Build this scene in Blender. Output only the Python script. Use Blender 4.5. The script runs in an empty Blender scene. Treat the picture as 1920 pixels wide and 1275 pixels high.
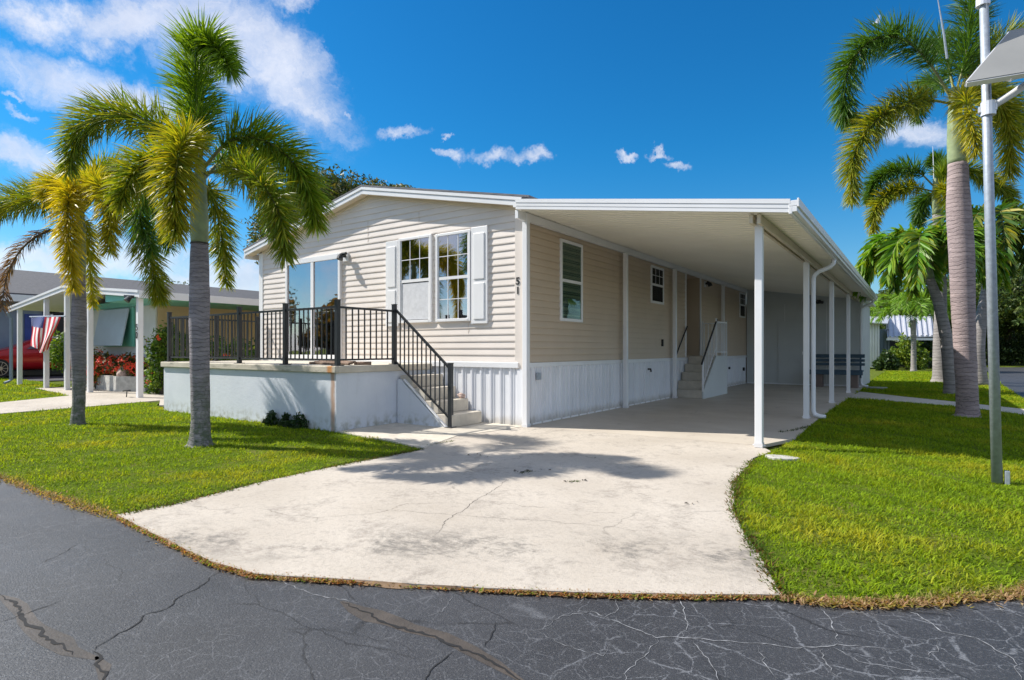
import bpy, bmesh, math, random
import numpy as np
from mathutils import Vector, Matrix, noise as mnoise
random.seed(7); RNG=np.random.default_rng(11)
S=bpy.context.scene; COL=S.collection
# ---------------------------------------------------------------- survey of the place
FPX=1092.0; TH=math.radians(35); HZ=655.0
FW=Vector((-math.sin(TH),math.cos(TH),0)); RT=Vector((math.cos(TH),math.sin(TH),0))
CAM=-8.8*FW-.2*RT; CAM.z=1.17
def ray(u,v): return FW+RT*((u-960)/FPX)+Vector((0,0,(HZ-v)/FPX))
def gp(u,v,z=0): r=ray(u,v); return CAM+r*((z-CAM.z)/r.z)
def pd(u,v,d): return CAM+ray(u,v)*d                 # point at depth d
def pyy(u,v,y): r=ray(u,v); return CAM+r*((y-CAM.y)/r.y)
def pxx(u,v,x): r=ray(u,v); return CAM+r*((x-CAM.x)/r.x)
SUN=Vector((.96,.37,-1.0)).normalized()
# ---------------------------------------------------------------- materials
def newmat(name):
    m=bpy.data.materials.new(name); m.use_nodes=True; nt=m.node_tree
    return m,nt,nt.nodes['Principled BSDF']
class G:
    """tiny node helper"""
    def __init__(s,nt): s.nt=nt; s.n=nt.nodes; s.l=nt.links
    def node(s,t,**k):
        n=s.n.new(t)
        for a,b in k.items(): setattr(n,a,b)
        return n
    def put(s,sock,val):
        if hasattr(val,'is_linked') or isinstance(val,bpy.types.NodeSocket): s.l.new(val,sock)
        elif val is not None:
            try: sock.default_value=val
            except Exception: sock.default_value=(*val,1) if len(val)==3 else val
    def math(s,op,a,b=None,c=None,clamp=False):
        n=s.node('ShaderNodeMath',operation=op,use_clamp=clamp)
        s.put(n.inputs[0],a); 
        if b is not None: s.put(n.inputs[1],b)
        if c is not None: s.put(n.inputs[2],c)
        return n.outputs[0]
    def vm(s,op,a,b=None,out=0):
        n=s.node('ShaderNodeVectorMath',operation=op); s.put(n.inputs[0],a)
        if b is not None: s.put(n.inputs[1],b)
        return n.outputs['Value' if op in('DOT_PRODUCT','LENGTH') else 'Vector']
    def pos(s): return s.node('ShaderNodeNewGeometry').outputs['Position']
    def sep(s,v): n=s.node('ShaderNodeSeparateXYZ'); s.put(n.inputs[0],v); return n.outputs
    def scale(s,v,sc): return s.vm('MULTIPLY',v,sc)
    def noise(s,v,sc,det=4,rough=.55,dist=0,col=False):
        n=s.node('ShaderNodeTexNoise'); s.put(n.inputs['Vector'],v); n.inputs['Scale'].default_value=sc
        n.inputs['Detail'].default_value=det; n.inputs['Roughness'].default_value=rough; n.inputs['Distortion'].default_value=dist
        return n.outputs['Color' if col else 'Fac']
    def vor(s,v,sc,feat='DISTANCE_TO_EDGE'):
        n=s.node('ShaderNodeTexVoronoi',feature=feat); s.put(n.inputs['Vector'],v); n.inputs['Scale'].default_value=sc
        return n.outputs['Distance']
    def ramp(s,f,stops):
        n=s.node('ShaderNodeValToRGB'); s.put(n.inputs[0],f); e=n.color_ramp.elements
        while len(e)<len(stops): e.new(.5)
        for i,(p,c) in enumerate(stops):
            e[i].position=p; c=(c,c,c) if isinstance(c,(int,float)) else c; e[i].color=(*c,1)
        return n.outputs[0]
    def sm(s,f,a,b):
        n=s.node('ShaderNodeMapRange',interpolation_type='SMOOTHSTEP'); s.put(n.inputs[0],f)
        n.inputs[1].default_value=a; n.inputs[2].default_value=b; return n.outputs[0]
    def mix(s,f,a,b,bt='MIX'):
        n=s.node('ShaderNodeMix',data_type='RGBA',blend_type=bt); s.put(n.inputs[0],f)
        for i,x in((6,a),(7,b)):
            if isinstance(x,tuple) and len(x)==3: x=(*x,1)
            s.put(n.inputs[i],x)
        return n.outputs[2]
    def bump(s,h,st=.3,d=.01):
        n=s.node('ShaderNodeBump'); s.put(n.inputs['Height'],h); n.inputs['Strength'].default_value=st; n.inputs['Distance'].default_value=d
        return n.outputs[0]
M={}
def simple(name,col,rough=.5,metal=0,var=.06,sc=3.,bump=0,bsc=60,dirt=0,spec=None):
    m,nt,b=newmat(name); g=G(nt); p=g.pos()
    n=g.noise(p,sc,5); c0=tuple(max(0,c*(1-var*2)) for c in col); c1=tuple(min(1,c*(1+var*2)) for c in col)
    c=g.ramp(n,[(.3,c0),(.7,c1)])
    if dirt:
        d=g.sm(g.noise(g.scale(p,(1,1,.5)),1.7,8,.7),.52,.8); c=g.mix(g.math('MULTIPLY',d,dirt),c,(.13,.12,.09))
    g.put(b.inputs['Base Color'],c); b.inputs['Roughness'].default_value=rough; b.inputs['Metallic'].default_value=metal
    if spec is not None: b.inputs['Specular IOR Level'].default_value=spec
    if bump: g.put(b.inputs['Normal'],g.bump(g.noise(p,bsc,4),bump,.004))
    M[name]=m; return m
simple('siding',(.75,.68,.62),.42,var=.03,sc=1.2,bump=.12,bsc=45,dirt=.05)  # front copy of the vinyl, lightened to stand in for sun on it
simple('siding_shaded',(.58,.465,.345),.42,var=.03,sc=1.2,bump=.12,bsc=45,dirt=.04)  # same vinyl, darker and warmer: carport shade put into the colour
simple('white',(.80,.80,.81),.35,var=.02,sc=2,dirt=.05)
simple('white_gloss',(.88,.84,.74),.28,var=.02,sc=.8,dirt=.04)  # white ceiling pans, warm bounce from the ground tinted into the colour
simple('skirt',(.78,.79,.82),.38,var=.02,sc=1.5,dirt=.13)
_m=M['skirt']; _g=G(_m.node_tree); _b=_m.node_tree.nodes['Principled BSDF']; _p=_g.pos(); _src=_b.inputs['Base Color'].links[0].from_socket
_f=_g.math('MULTIPLY',_g.sm(_g.math('ADD',_g.sep(_p)[2],_g.math('MULTIPLY',_g.noise(_p,7,5),-.16)),.10,-.06),.75); _g.put(_b.inputs['Base Color'],_g.mix(_f,_src,(.45,.42,.37)))
simple('soffit',(.66,.58,.46),.5,var=.03)
simple('black_metal',(.018,.02,.023),.35,var=.1,sc=8)
simple('galv',(.36,.40,.45),.45,.35,var=.08,sc=25,bump=.05)
simple('alu',(.78,.78,.80),.3,.3,var=.03)
simple('panelgrey',(.27,.27,.26),.35,var=.04); simple('rubber',(.02,.02,.02),.8); simple('dark',(.015,.014,.014),.6)
simple('step',(.54,.49,.41),.75,var=.07,sc=6,bump=.3,bsc=120,dirt=.2)
simple('shed',(.56,.58,.57),.6,var=.03,sc=1,dirt=.08)
simple('benchblue',(.045,.09,.13),.55,var=.1,sc=6); simple('benchleg',(.20,.15,.13),.8,bump=.3)
simple('carred',(.42,.008,.012),.18,.1,var=.02); simple('rim',(.5,.5,.52),.3,.8)
simple('nbeige',(.62,.47,.28),.6,var=.03,sc=1,dirt=.06); simple('nblue',(.20,.25,.32),.5,var=.03); simple('nteal',(.16,.50,.40),.5)
simple('npale',(.66,.68,.66),.55,var=.02); simple('nwin',(.42,.52,.60),.5,var=.02)
simple('block',(.46,.45,.42),.85,var=.12,sc=8,bump=.4,bsc=50,dirt=.35)
simple('bark',(.085,.075,.06),.9,var=.3,sc=7,bump=.9,bsc=22); simple('dirtm',(.20,.13,.075),.95,var=.25,sc=9,bump=.6)
simple('rope',(.22,.15,.11),.95,var=.3,sc=40,bump=1,bsc=90); simple('stone',(.45,.33,.28),.8,var=.2,sc=30)
simple('paver',(.42,.41,.38),.85,var=.12,sc=9,bump=.4,dirt=.3); simple('sign_black',(.012,.012,.012),.5)
simple('brownpanel',(.17,.115,.075),.4,var=.08); simple('blind',(.24,.30,.26),.5); simple('screen',(.62,.63,.66),.6,var=.05,sc=14)
simple('curtain',(.32,.25,.18),.8); simple('warmlamp',(.75,.72,.65),.3); simple('greymetalroof',(.55,.55,.58),.4,.2,var=.05)
simple('flagred',(.62,.025,.045),.7); simple('flagwhite',(.86,.84,.83),.7); simple('flagblue',(.04,.07,.28),.7)
simple('flowerred',(.80,.06,.02),.6,var=.15); simple('rust',(.33,.13,.03),.85,var=.3,sc=30)
def glass(name,tint,refl):
    m,nt,b=newmat(name); g=G(nt); out=nt.nodes['Material Output']
    nt.nodes.remove(b); gl=g.node('ShaderNodeBsdfGlossy'); gl.inputs['Roughness'].default_value=.02; gl.inputs['Color'].default_value=(.9,.86,.9,1)
    g.put(gl.inputs['Normal'],g.bump(g.noise(g.pos(),1.3,2),.05,.06))
    tr=g.node('ShaderNodeBsdfTransparent'); tr.inputs['Color'].default_value=(*tint,1)
    fr=g.node('ShaderNodeFresnel'); fr.inputs['IOR'].default_value=1.5 if refl>.05 else 1.12
    mx=g.node('ShaderNodeMixShader'); f=g.math('ADD',fr.outputs[0],refl,clamp=True)
    g.put(mx.inputs[0],f); nt.links.new(tr.outputs[0],mx.inputs[1]); nt.links.new(gl.outputs[0],mx.inputs[2]); nt.links.new(mx.outputs[0],out.inputs[0]); M[name]=m
glass('glass',(.75,.78,.78),.42); glass('glass_side',(.7,.8,.74),.03); glass('glass_car',(.2,.2,.22),.1)
# painted deck wall with rust run-off
m,nt,b=newmat('deckwall'); g=G(nt); p=g.pos(); x,y,z=g.sep(p)
c=g.ramp(g.noise(p,2.2,6,.6),[(.3,(.60,.635,.69)),(.7,(.68,.71,.755))])
c=g.mix(g.math('MULTIPLY',g.sm(g.noise(g.scale(p,(9,9,1.2)),1,6,.7),.55,.78),.25),c,(.36,.36,.34))
jx=g.math('ADD',x,g.math('MULTIPLY',g.math('SUBTRACT',g.noise(g.scale(p,(0,0,4)),1,3),.5),.05))
r=g.math('MULTIPLY',g.sm(g.math('ABSOLUTE',g.math('ADD',jx,1.955)),.075,.015),g.sm(g.noise(g.scale(p,(30,30,5)),1,4),.15,.5))
r=g.math('MULTIPLY',r,g.math('LESS_THAN',y,-1.95)); c=g.mix(g.math('MULTIPLY',r,.75),c,(.42,.20,.07))
wp=g.sm(z,.26,.0); c=g.mix(g.math('MULTIPLY',wp,g.sm(g.noise(p,9,5),.4,.7)),c,(.33,.33,.27))
g.put(b.inputs['Base Color'],c); b.inputs['Roughness'].default_value=.7; g.put(b.inputs['Normal'],g.bump(g.noise(p,18,6,.65),.35,.012)); M['deckwall']=m
# painted deck slab
m,nt,b=newmat('deckslab'); g=G(nt); p=g.pos(); x,y,z=g.sep(p)
c=g.ramp(g.noise(p,4,6,.6),[(.3,(.50,.45,.36)),(.7,(.62,.56,.46))])
st=g.math('MULTIPLY',g.sm(g.noise(g.scale(p,(2.5,2,9)),1,8,.7),.47,.68),g.math('LESS_THAN',y,-1.98)); c=g.mix(g.math('MULTIPLY',st,.7),c,(.17,.165,.13))
rr=g.sm(g.math('ABSOLUTE',g.math('ADD',x,1.97)),.09,.02); c=g.mix(g.math('MULTIPLY',g.math('MULTIPLY',rr,g.math('LESS_THAN',y,-1.98)),.9),c,(.50,.20,.04))
g.put(b.inputs['Base Color'],c); b.inputs['Roughness'].default_value=.8; g.put(b.inputs['Normal'],g.bump(g.noise(p,60,5),.3,.006)); M['deckslab']=m
# driveway concrete
m,nt,b=newmat('drive'); g=G(nt); p=g.pos(); x,y,z=g.sep(p)
c=g.ramp(g.noise(p,1.1,7,.62),[(.28,(.40,.35,.29)),(.72,(.56,.505,.435))])
c=g.mix(g.math('MULTIPLY',g.sm(g.noise(p,55,3,.7),.5,.75),.35),c,(.26,.22,.18))
# tyre grime band parallel to the road edge, 0.3-1 m in
bd=g.math('SUBTRACT',g.math('ADD',g.math('MULTIPLY',y,.87),4.7),g.math('MULTIPLY',x,.50))
nz=g.noise(p,1.5,8,.72,.6)
band=g.math('MULTIPLY',g.sm(g.math('ABSOLUTE',g.math('SUBTRACT',bd,-.70)),.50,.0),g.sm(g.math('ADD',g.math('MULTIPLY',nz,.55),g.math('MULTIPLY',g.noise(g.scale(p,(1,1.6,1)),11,8,.8),.45)),.46,.60))
c=g.mix(g.math('MULTIPLY',band,1.0),c,(.17,.155,.135))
band2=g.math('MULTIPLY',g.sm(g.noise(p,2.2,11,.85),.48,.64),.72); c=g.mix(band2,c,(.25,.215,.18)); c=g.mix(g.math('MULTIPLY',g.sm(g.noise(g.scale(p,(1,2.2,1)),6,9,.8),.55,.72),.4),c,(.20,.17,.14))
w=g.vm('ADD',p,g.vm('SCALE',g.noise(p,2.5,5,.6,col=True)))
w.node.inputs[1].links[0].from_node.inputs['Scale'].default_value=.45
cr=g.math('MULTIPLY',g.sm(g.vor(w,.42),.006,.001),g.sm(g.noise(p,1.4,3),.42,.5)); c=g.mix(g.math('MULTIPLY',cr,.35),c,(.10,.09,.075))
c=g.mix(g.math('MULTIPLY',g.sm(g.noise(p,34,6,.8),.50,.66),.30),c,(.20,.17,.14)); g.put(b.inputs['Base Color'],c); b.inputs['Roughness'].default_value=.85
g.put(b.inputs['Normal'],g.bump(g.math('ADD',g.noise(p,70,5,.7),g.math('MULTIPLY',g.noise(p,4,4),1.5)),.5,.008)); M['drive']=m
m,nt,b=newmat('slab'); g=G(nt); p=g.pos()
c=g.ramp(g.noise(p,.9,6,.6),[(.3,(.46,.405,.335)),(.7,(.58,.52,.44))])
c=g.mix(g.math('MULTIPLY',g.sm(g.noise(g.scale(p,(1,.6,1)),2.2,8,.72),.57,.74),.6),c,(.16,.14,.12))
g.put(b.inputs['Base Color'],c); g.put(b.inputs['Roughness'],g.ramp(g.noise(p,2,5),[(.3,.45),(.7,.7)])); g.put(b.inputs['Normal'],g.bump(g.noise(p,40,5,.7),.2,.006)); M['slab']=m
# asphalt
m,nt,b=newmat('asphalt'); g=G(nt); p=g.pos(); x,y,z=g.sep(p)
c=g.ramp(g.noise(p,1.2,6,.6),[(.3,(.029,.030,.034)),(.7,(.046,.048,.054))])
c=g.mix(g.math('MULTIPLY',g.sm(g.noise(p,120,3,.75),.54,.70),.6),c,(.17,.172,.18)); c=g.mix(g.math('MULTIPLY',g.sm(g.noise(p,75,3,.75),.60,.70),.6),c,(.015,.015,.017))
def warp(amt,sc): 
    v=g.vm('SUBTRACT',g.noise(p,sc,6,.6,col=True),(.5,.5,.5)); v=g.vm('MULTIPLY',v,(amt,amt,0)); return g.vm('ADD',p,v)
right=g.sm(g.math('ADD',x,g.math('MULTIPLY',y,.25)),1.6,2.9)
w1=warp(.13,4.5); w2=warp(.10,9.0); w3=warp(.05,18)
k1=g.math('MULTIPLY',g.sm(g.vor(w1,2.0),.012,.002),g.sm(g.noise(p,1.9,3),.38,.50))
k2=g.math('MULTIPLY',g.sm(g.vor(w2,5.0),.018,.003),g.sm(g.noise(p,2.6,4),.40,.54))
k3=g.math('MULTIPLY',g.sm(g.vor(w3,11.0),.030,.006),g.sm(g.noise(p,3.3,5,.7),.44,.58))
kk=g.math('MAXIMUM',k1,g.math('MAXIMUM',g.math('MULTIPLY',k2,.95),g.math('MULTIPLY',k3,.75)))
brk=g.sm(g.noise(p,45,5,.75),.38,.56); c=g.mix(g.math('MULTIPLY',g.math('MULTIPLY',g.math('MULTIPLY',kk,right),brk),.58),c,(.25,.26,.28))
left=g.math('SUBTRACT',1.0,right)
kl=g.math('MULTIPLY',g.math('MAXIMUM',g.math('MULTIPLY',k3,.55),g.math('MULTIPLY',k2,.25)),left); c=g.mix(g.math('MULTIPLY',kl,.55),c,(.20,.205,.22))
w4=warp(.25,2.2); kd=g.math('MULTIPLY',g.sm(g.vor(g.scale(w4,(.55,1.6,1)),1.6),.012,.002),g.sm(g.noise(p,1.2,3),.46,.55)); c=g.mix(g.math('MULTIPLY',kd,.75),c,(.008,.008,.009))
g.put(b.inputs['Base Color'],c); g.put(b.inputs['Roughness'],g.ramp(g.noise(p,1.7,5),[(.3,.48),(.7,.62)])); b.inputs['Specular IOR Level'].default_value=.5
g.put(b.inputs['Normal'],g.bump(g.noise(p,110,4,.75),.9,.005)); M['asphalt']=m
simple('crackdark',(.010,.010,.011),.9,var=.1); simple('crackwhite',(.20,.205,.215),.9,var=.4,sc=30)
simple('tar',(.058,.047,.038),.6,var=.2,sc=6,bump=.5,bsc=90)
# soil + lawn base
m,nt,b=newmat('lawn'); g=G(nt); p=g.pos()
c=g.ramp(g.noise(p,3.5,8,.75),[(.3,(.055,.085,.012)),(.5,(.10,.14,.018)),(.7,(.20,.17,.06))]); b.inputs['Specular IOR Level'].default_value=0.03
g.put(b.inputs['Base Color'],c); b.inputs['Roughness'].default_value=.95; g.put(b.inputs['Normal'],g.bump(g.noise(p,45,5,.7),1,.02)); M['lawn']=m
# shingles
def shingle(name,a,bc):
    m,nt,b=newmat(name); g=G(nt); p=g.pos(); n=g.noise(g.scale(p,(1,3,6)),3,5,.7); c=g.ramp(n,[(.3,a),(.7,bc)])
    g.put(b.inputs['Base Color'],c); b.inputs['Roughness'].default_value=.9; g.put(b.inputs['Normal'],g.bump(n,.6,.02)); M[name]=m
shingle('shingle',(.12,.12,.13),(.22,.22,.24)); shingle('shingle_dark',(.055,.055,.06),(.10,.10,.11))
# leaves: colour stored per leaf (real leaf colour)
def leafmat(name,trans=.4,rough=.45):
    m,nt,b=newmat(name); g=G(nt); out=nt.nodes['Material Output']
    a=g.node('ShaderNodeVertexColor',layer_name='Col').outputs[0]
    g.put(b.inputs['Base Color'],a); b.inputs['Roughness'].default_value=rough; b.inputs['Specular IOR Level'].default_value=.4 if name!='grassblade' else .15
    t=g.node('ShaderNodeBsdfTranslucent'); g.put(t.inputs['Color'],g.mix(1.0,a,(1.5,1.35,.5),'MULTIPLY'))
    mx=g.node('ShaderNodeMixShader'); mx.inputs[0].default_value=trans
    nt.links.new(b.outputs[0],mx.inputs[1]); nt.links.new(t.outputs[0],mx.inputs[2]); nt.links.new(mx.outputs[0],out.inputs[0]); M[name]=m
leafmat('leaf',.38); leafmat('grassblade',.45,.75); leafmat('treeleaf',.3,.5)
# palm trunks
def trunkmat(name,c0,c1,ring,moss=0,mossz=1.5):
    m,nt,b=newmat(name); g=G(nt); p=g.pos(); x,y,z=g.sep(p)
    zz=g.math('ADD',z,g.math('MULTIPLY',g.noise(g.scale(p,(1.5,1.5,1.0)),2.5,6,.65),.17))
    s=g.math('SINE',g.math('MULTIPLY',zz,ring)); s2=g.math('ABSOLUTE',s); line=g.sm(s2,.0,.45)
    n=g.noise(g.scale(p,(4,4,14)),1.6,7,.7); n2=g.noise(g.scale(p,(1,1,5)),2.2,5,.6)
    c=g.ramp(n,[(.25,c0),(.75,c1)]); c=g.mix(g.math('MULTIPLY',g.math('SUBTRACT',1.0,line),g.math('ADD',.25,g.math('MULTIPLY',n2,.6))),c,tuple(v*.35 for v in c0))
    c=g.mix(g.math('MULTIPLY',g.sm(n2,.45,.7),.5),c,tuple(min(1,v*1.35) for v in c1))
    if moss:
        k=g.math('MULTIPLY',g.sm(g.math('ADD',z,g.noise(p,6,4)),mossz+.5,mossz-.5),moss)
        k=g.math('MULTIPLY',k,g.sm(g.noise(p,13,7,.72),.36,.6)); c=g.mix(k,c,(.105,.125,.085))
        c=g.mix(g.math('MULTIPLY',g.math('MULTIPLY',g.sm(g.noise(p,26,5,.7),.58,.66),g.sm(z,mossz+.4,.1)),.8),c,(.03,.035,.03))
    g.put(b.inputs['Base Color'],c); b.inputs['Roughness'].default_value=.85
    g.put(b.inputs['Normal'],g.bump(g.math('ADD',g.math('MULTIPLY',line,.6),g.noise(g.scale(p,(8,8,20)),3,6,.7)),.75,.012)); M[name]=m
trunkmat('trunk_a',(.15,.135,.15),(.33,.295,.31),62,1,1.15); trunkmat('trunk_b',(.22,.17,.17),(.38,.30,.29),44,.3,.4)
trunkmat('trunk_c',(.20,.18,.175),(.33,.30,.28),30)
simple('crownshaft',(.22,.27,.13),.45,var=.15,sc=6,bump=.2,bsc=20); simple('rachis',(.16,.17,.05),.5,var=.2,sc=6); simple('deadrachis',(.10,.075,.06),.7)
# ---------------------------------------------------------------- mesh helpers
class MB:
    def __init__(s): s.v=[]; s.f=[]; s.mi=[]
    def add(s,vs,fs,mi=0):
        o=len(s.v); s.v+= [tuple(v) for v in vs]; s.f+=[tuple(i+o for i in f) for f in fs]; s.mi+=[mi]*len(fs); return s
    def box(s,x0,x1,y0,y1,z0,z1,mi=0):
        return s.add([(x0,y0,z0),(x1,y0,z0),(x1,y1,z0),(x0,y1,z0),(x0,y0,z1),(x1,y0,z1),(x1,y1,z1),(x0,y1,z1)],
          [(0,3,2,1),(4,5,6,7),(0,1,5,4),(1,2,6,5),(2,3,7,6),(3,0,4,7)],mi)
    def obox(s,a,b,w,h,up=(0,0,1),mi=0):
        """bar from a to b, width w, height h"""
        a=Vector(a); b=Vector(b); t=(b-a).normalized(); sd=t.cross(Vector(up))
        if sd.length<1e-4: sd=Vector((1,0,0))
        sd.normalize(); u=sd.cross(t); vs=[]
        for p in(a,b):
            for i,j in((-1,-1),(1,-1),(1,1),(-1,1)): vs.append(p+sd*(i*w/2)+u*(j*h/2))
        return s.add(vs,[(3,2,1,0),(4,5,6,7),(0,1,5,4),(1,2,6,5),(2,3,7,6),(3,0,4,7)],mi)
    def tube(s,pts,rad,n=12,cap=True,mi=0):
        pts=[Vector(p) for p in pts]; rad=rad if hasattr(rad,'__len__') else [rad]*len(pts)
        vs=[]; fs=[]; ref=Vector((0,0,1)); 
        t0=(pts[1]-pts[0]).normalized(); ref=Vector((1,0,0)) if abs(t0.z)>.9 else Vector((0,0,1))
        a=t0.cross(ref).normalized()
        for i,p in enumerate(pts):
            t=(pts[min(i+1,len(pts)-1)]-pts[max(i-1,0)]).normalized()
            a=(a-t*a.dot(t)).normalized(); b=t.cross(a)
            for k in range(n):
                an=2*math.pi*k/n; vs.append(p+(a*math.cos(an)+b*math.sin(an))*rad[i])
        for i in range(len(pts)-1):
            for k in range(n): k2=(k+1)%n; fs.append((i*n+k,i*n+k2,(i+1)*n+k2,(i+1)*n+k))
        if cap: fs+= [tuple(range(n-1,-1,-1)),tuple(range((len(pts)-1)*n,len(pts)*n))]
        return s.add(vs,fs,mi)
    def poly(s,pts,z0,z1=None,mi=0):
        n=len(pts); 
        if z1 is None: return s.add([(p[0],p[1],z0) for p in pts],[tuple(range(n))],mi)
        return s.add([(p[0],p[1],z0) for p in pts]+[(p[0],p[1],z1) for p in pts],[tuple(range(n-1,-1,-1)),tuple(range(n,2*n))]+[(i,(i+1)%n,n+(i+1)%n,n+i) for i in range(n)],mi)
    def prism(s,pts,d,mi=0):
        """extrude 3D polygon by vector d"""
        n=len(pts); d=Vector(d)
        return s.add([Vector(p) for p in pts]+[Vector(p)+d for p in pts],[tuple(range(n-1,-1,-1)),tuple(range(n,2*n))]+[(i,(i+1)%n,n+(i+1)%n,n+i) for i in range(n)],mi)
    def build(s,name,mats,parent=None,smooth=False,bevel=0,fix=True):
        me=bpy.data.meshes.new(name); off=parent_loc(parent)
        me.from_pydata([(v[0]-off[0],v[1]-off[1],v[2]-off[2]) for v in s.v],[],s.f)
        mats=mats if isinstance(mats,(list,tuple)) else [mats]
        for mm in mats: me.materials.append(M[mm])
        if len(mats)>1: me.polygons.foreach_set('material_index',s.mi)
        if fix:
            bm=bmesh.new(); bm.from_mesh(me); bmesh.ops.recalc_face_normals(bm,faces=bm.faces); bm.to_mesh(me); bm.free()
        if smooth: me.polygons.foreach_set('use_smooth',[True]*len(me.polygons))
        o=bpy.data.objects.new(name,me); COL.objects.link(o)
        if parent: o.parent=parent
        if bevel:
            md=o.modifiers.new('bevel','BEVEL'); md.width=bevel; md.segments=2; md.limit_method='ANGLE'
        return o
def parent_loc(p):
    l=Vector((0,0,0))
    while p is not None: l=l+p.location; p=p.parent
    return l
def tag(o,label=None,cat=None,group=None,kind=None):
    if label: o['label']=label
    if cat: o['category']=cat
    if group: o['group']=group
    if kind: o['kind']=kind
    return o
def thing(name,loc,label,cat,group=None):
    o=bpy.data.objects.new(name,None); o.location=Vector(loc); o.empty_display_size=.1; COL.objects.link(o); return tag(o,label,cat,group)
def npmesh(name,V,F3,F4,mat,parent=None,colors=None,extra=None):
    """fast mesh from numpy arrays"""
    off=np.array(parent_loc(parent)); me=bpy.data.meshes.new(name); V=V-off
    n3=len(F3); n4=len(F4); me.vertices.add(len(V)); me.vertices.foreach_set('co',V.astype(np.float32).ravel())
    loops=np.concatenate([F4.ravel(),F3.ravel()]) if n3 and n4 else (F4.ravel() if n4 else F3.ravel())
    me.loops.add(len(loops)); me.loops.foreach_set('vertex_index',loops.astype(np.int32))
    st=np.concatenate([np.arange(n4)*4,n4*4+np.arange(n3)*3]); me.polygons.add(n3+n4); me.polygons.foreach_set('loop_start',st.astype(np.int32))
    me.polygons.foreach_set('loop_total',np.concatenate([np.full(n4,4),np.full(n3,3)]).astype(np.int32))
    me.update(calc_edges=True); me.materials.append(M[mat])
    if colors is not None:
        ca=me.color_attributes.new('Col','FLOAT_COLOR','POINT'); c=np.ones((len(V),4),np.float32); c[:,:3]=colors; ca.data.foreach_set('color',c.ravel())
    o=bpy.data.objects.new(name,me); COL.objects.link(o)
    if parent: o.parent=parent
    return o
def catmull(P,n):
    P=[Vector(p) for p in P]; P=[P[0]*2-P[1]]+P+[P[-1]*2-P[-2]]; out=[]; m=len(P)-3
    for i in range(n):
        t=i/(n-1)*m; k=min(int(t),m-1); f=t-k; a,b,c,d=P[k:k+4]
        out.append(.5*((2*b)+(c-a)*f+(2*a-5*b+4*c-d)*f*f+(3*b-a-3*c+d)*f**3))
    return out
def vnorm(a): return a/np.maximum(np.linalg.norm(a,axis=1,keepdims=True),1e-9)
def ribbons(p0,dr,wd,L,W,droop,rng):
    """n leaflets as drooping tapered ribbons -> V,F3,F4 (7 verts each)"""
    n=len(p0); g=np.array([0,0,-1.]); d1=vnorm(dr+g*droop[:,None]*.35); d2=vnorm(dr+g*droop[:,None]*1.1)
    p1=p0+dr*(L*.35)[:,None]; p2=p1+d1*(L*.35)[:,None]; p3=p2+d2*(L*.30)[:,None]
    w=wd*W[:,None]; V=np.stack([p0-w*.25,p0+w*.25,p1-w*.5,p1+w*.5,p2-w*.36,p2+w*.36,p3],1).reshape(-1,3)
    b=(np.arange(n)*7)[:,None]; F4=np.concatenate([b+np.array([[0,1,3,2]]),b+np.array([[2,3,5,4]])]); F3=b+np.array([[4,5,6]])
    return V,F3,F4
GREEN=(.095,.195,.014); DGREEN=(.050,.125,.016); YEL=(.62,.47,.02); OLIVE=(.21,.27,.02); LIME=(.24,.37,.025); DEAD=(.17,.12,.10); BRN=(.20,.10,.04)
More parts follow.
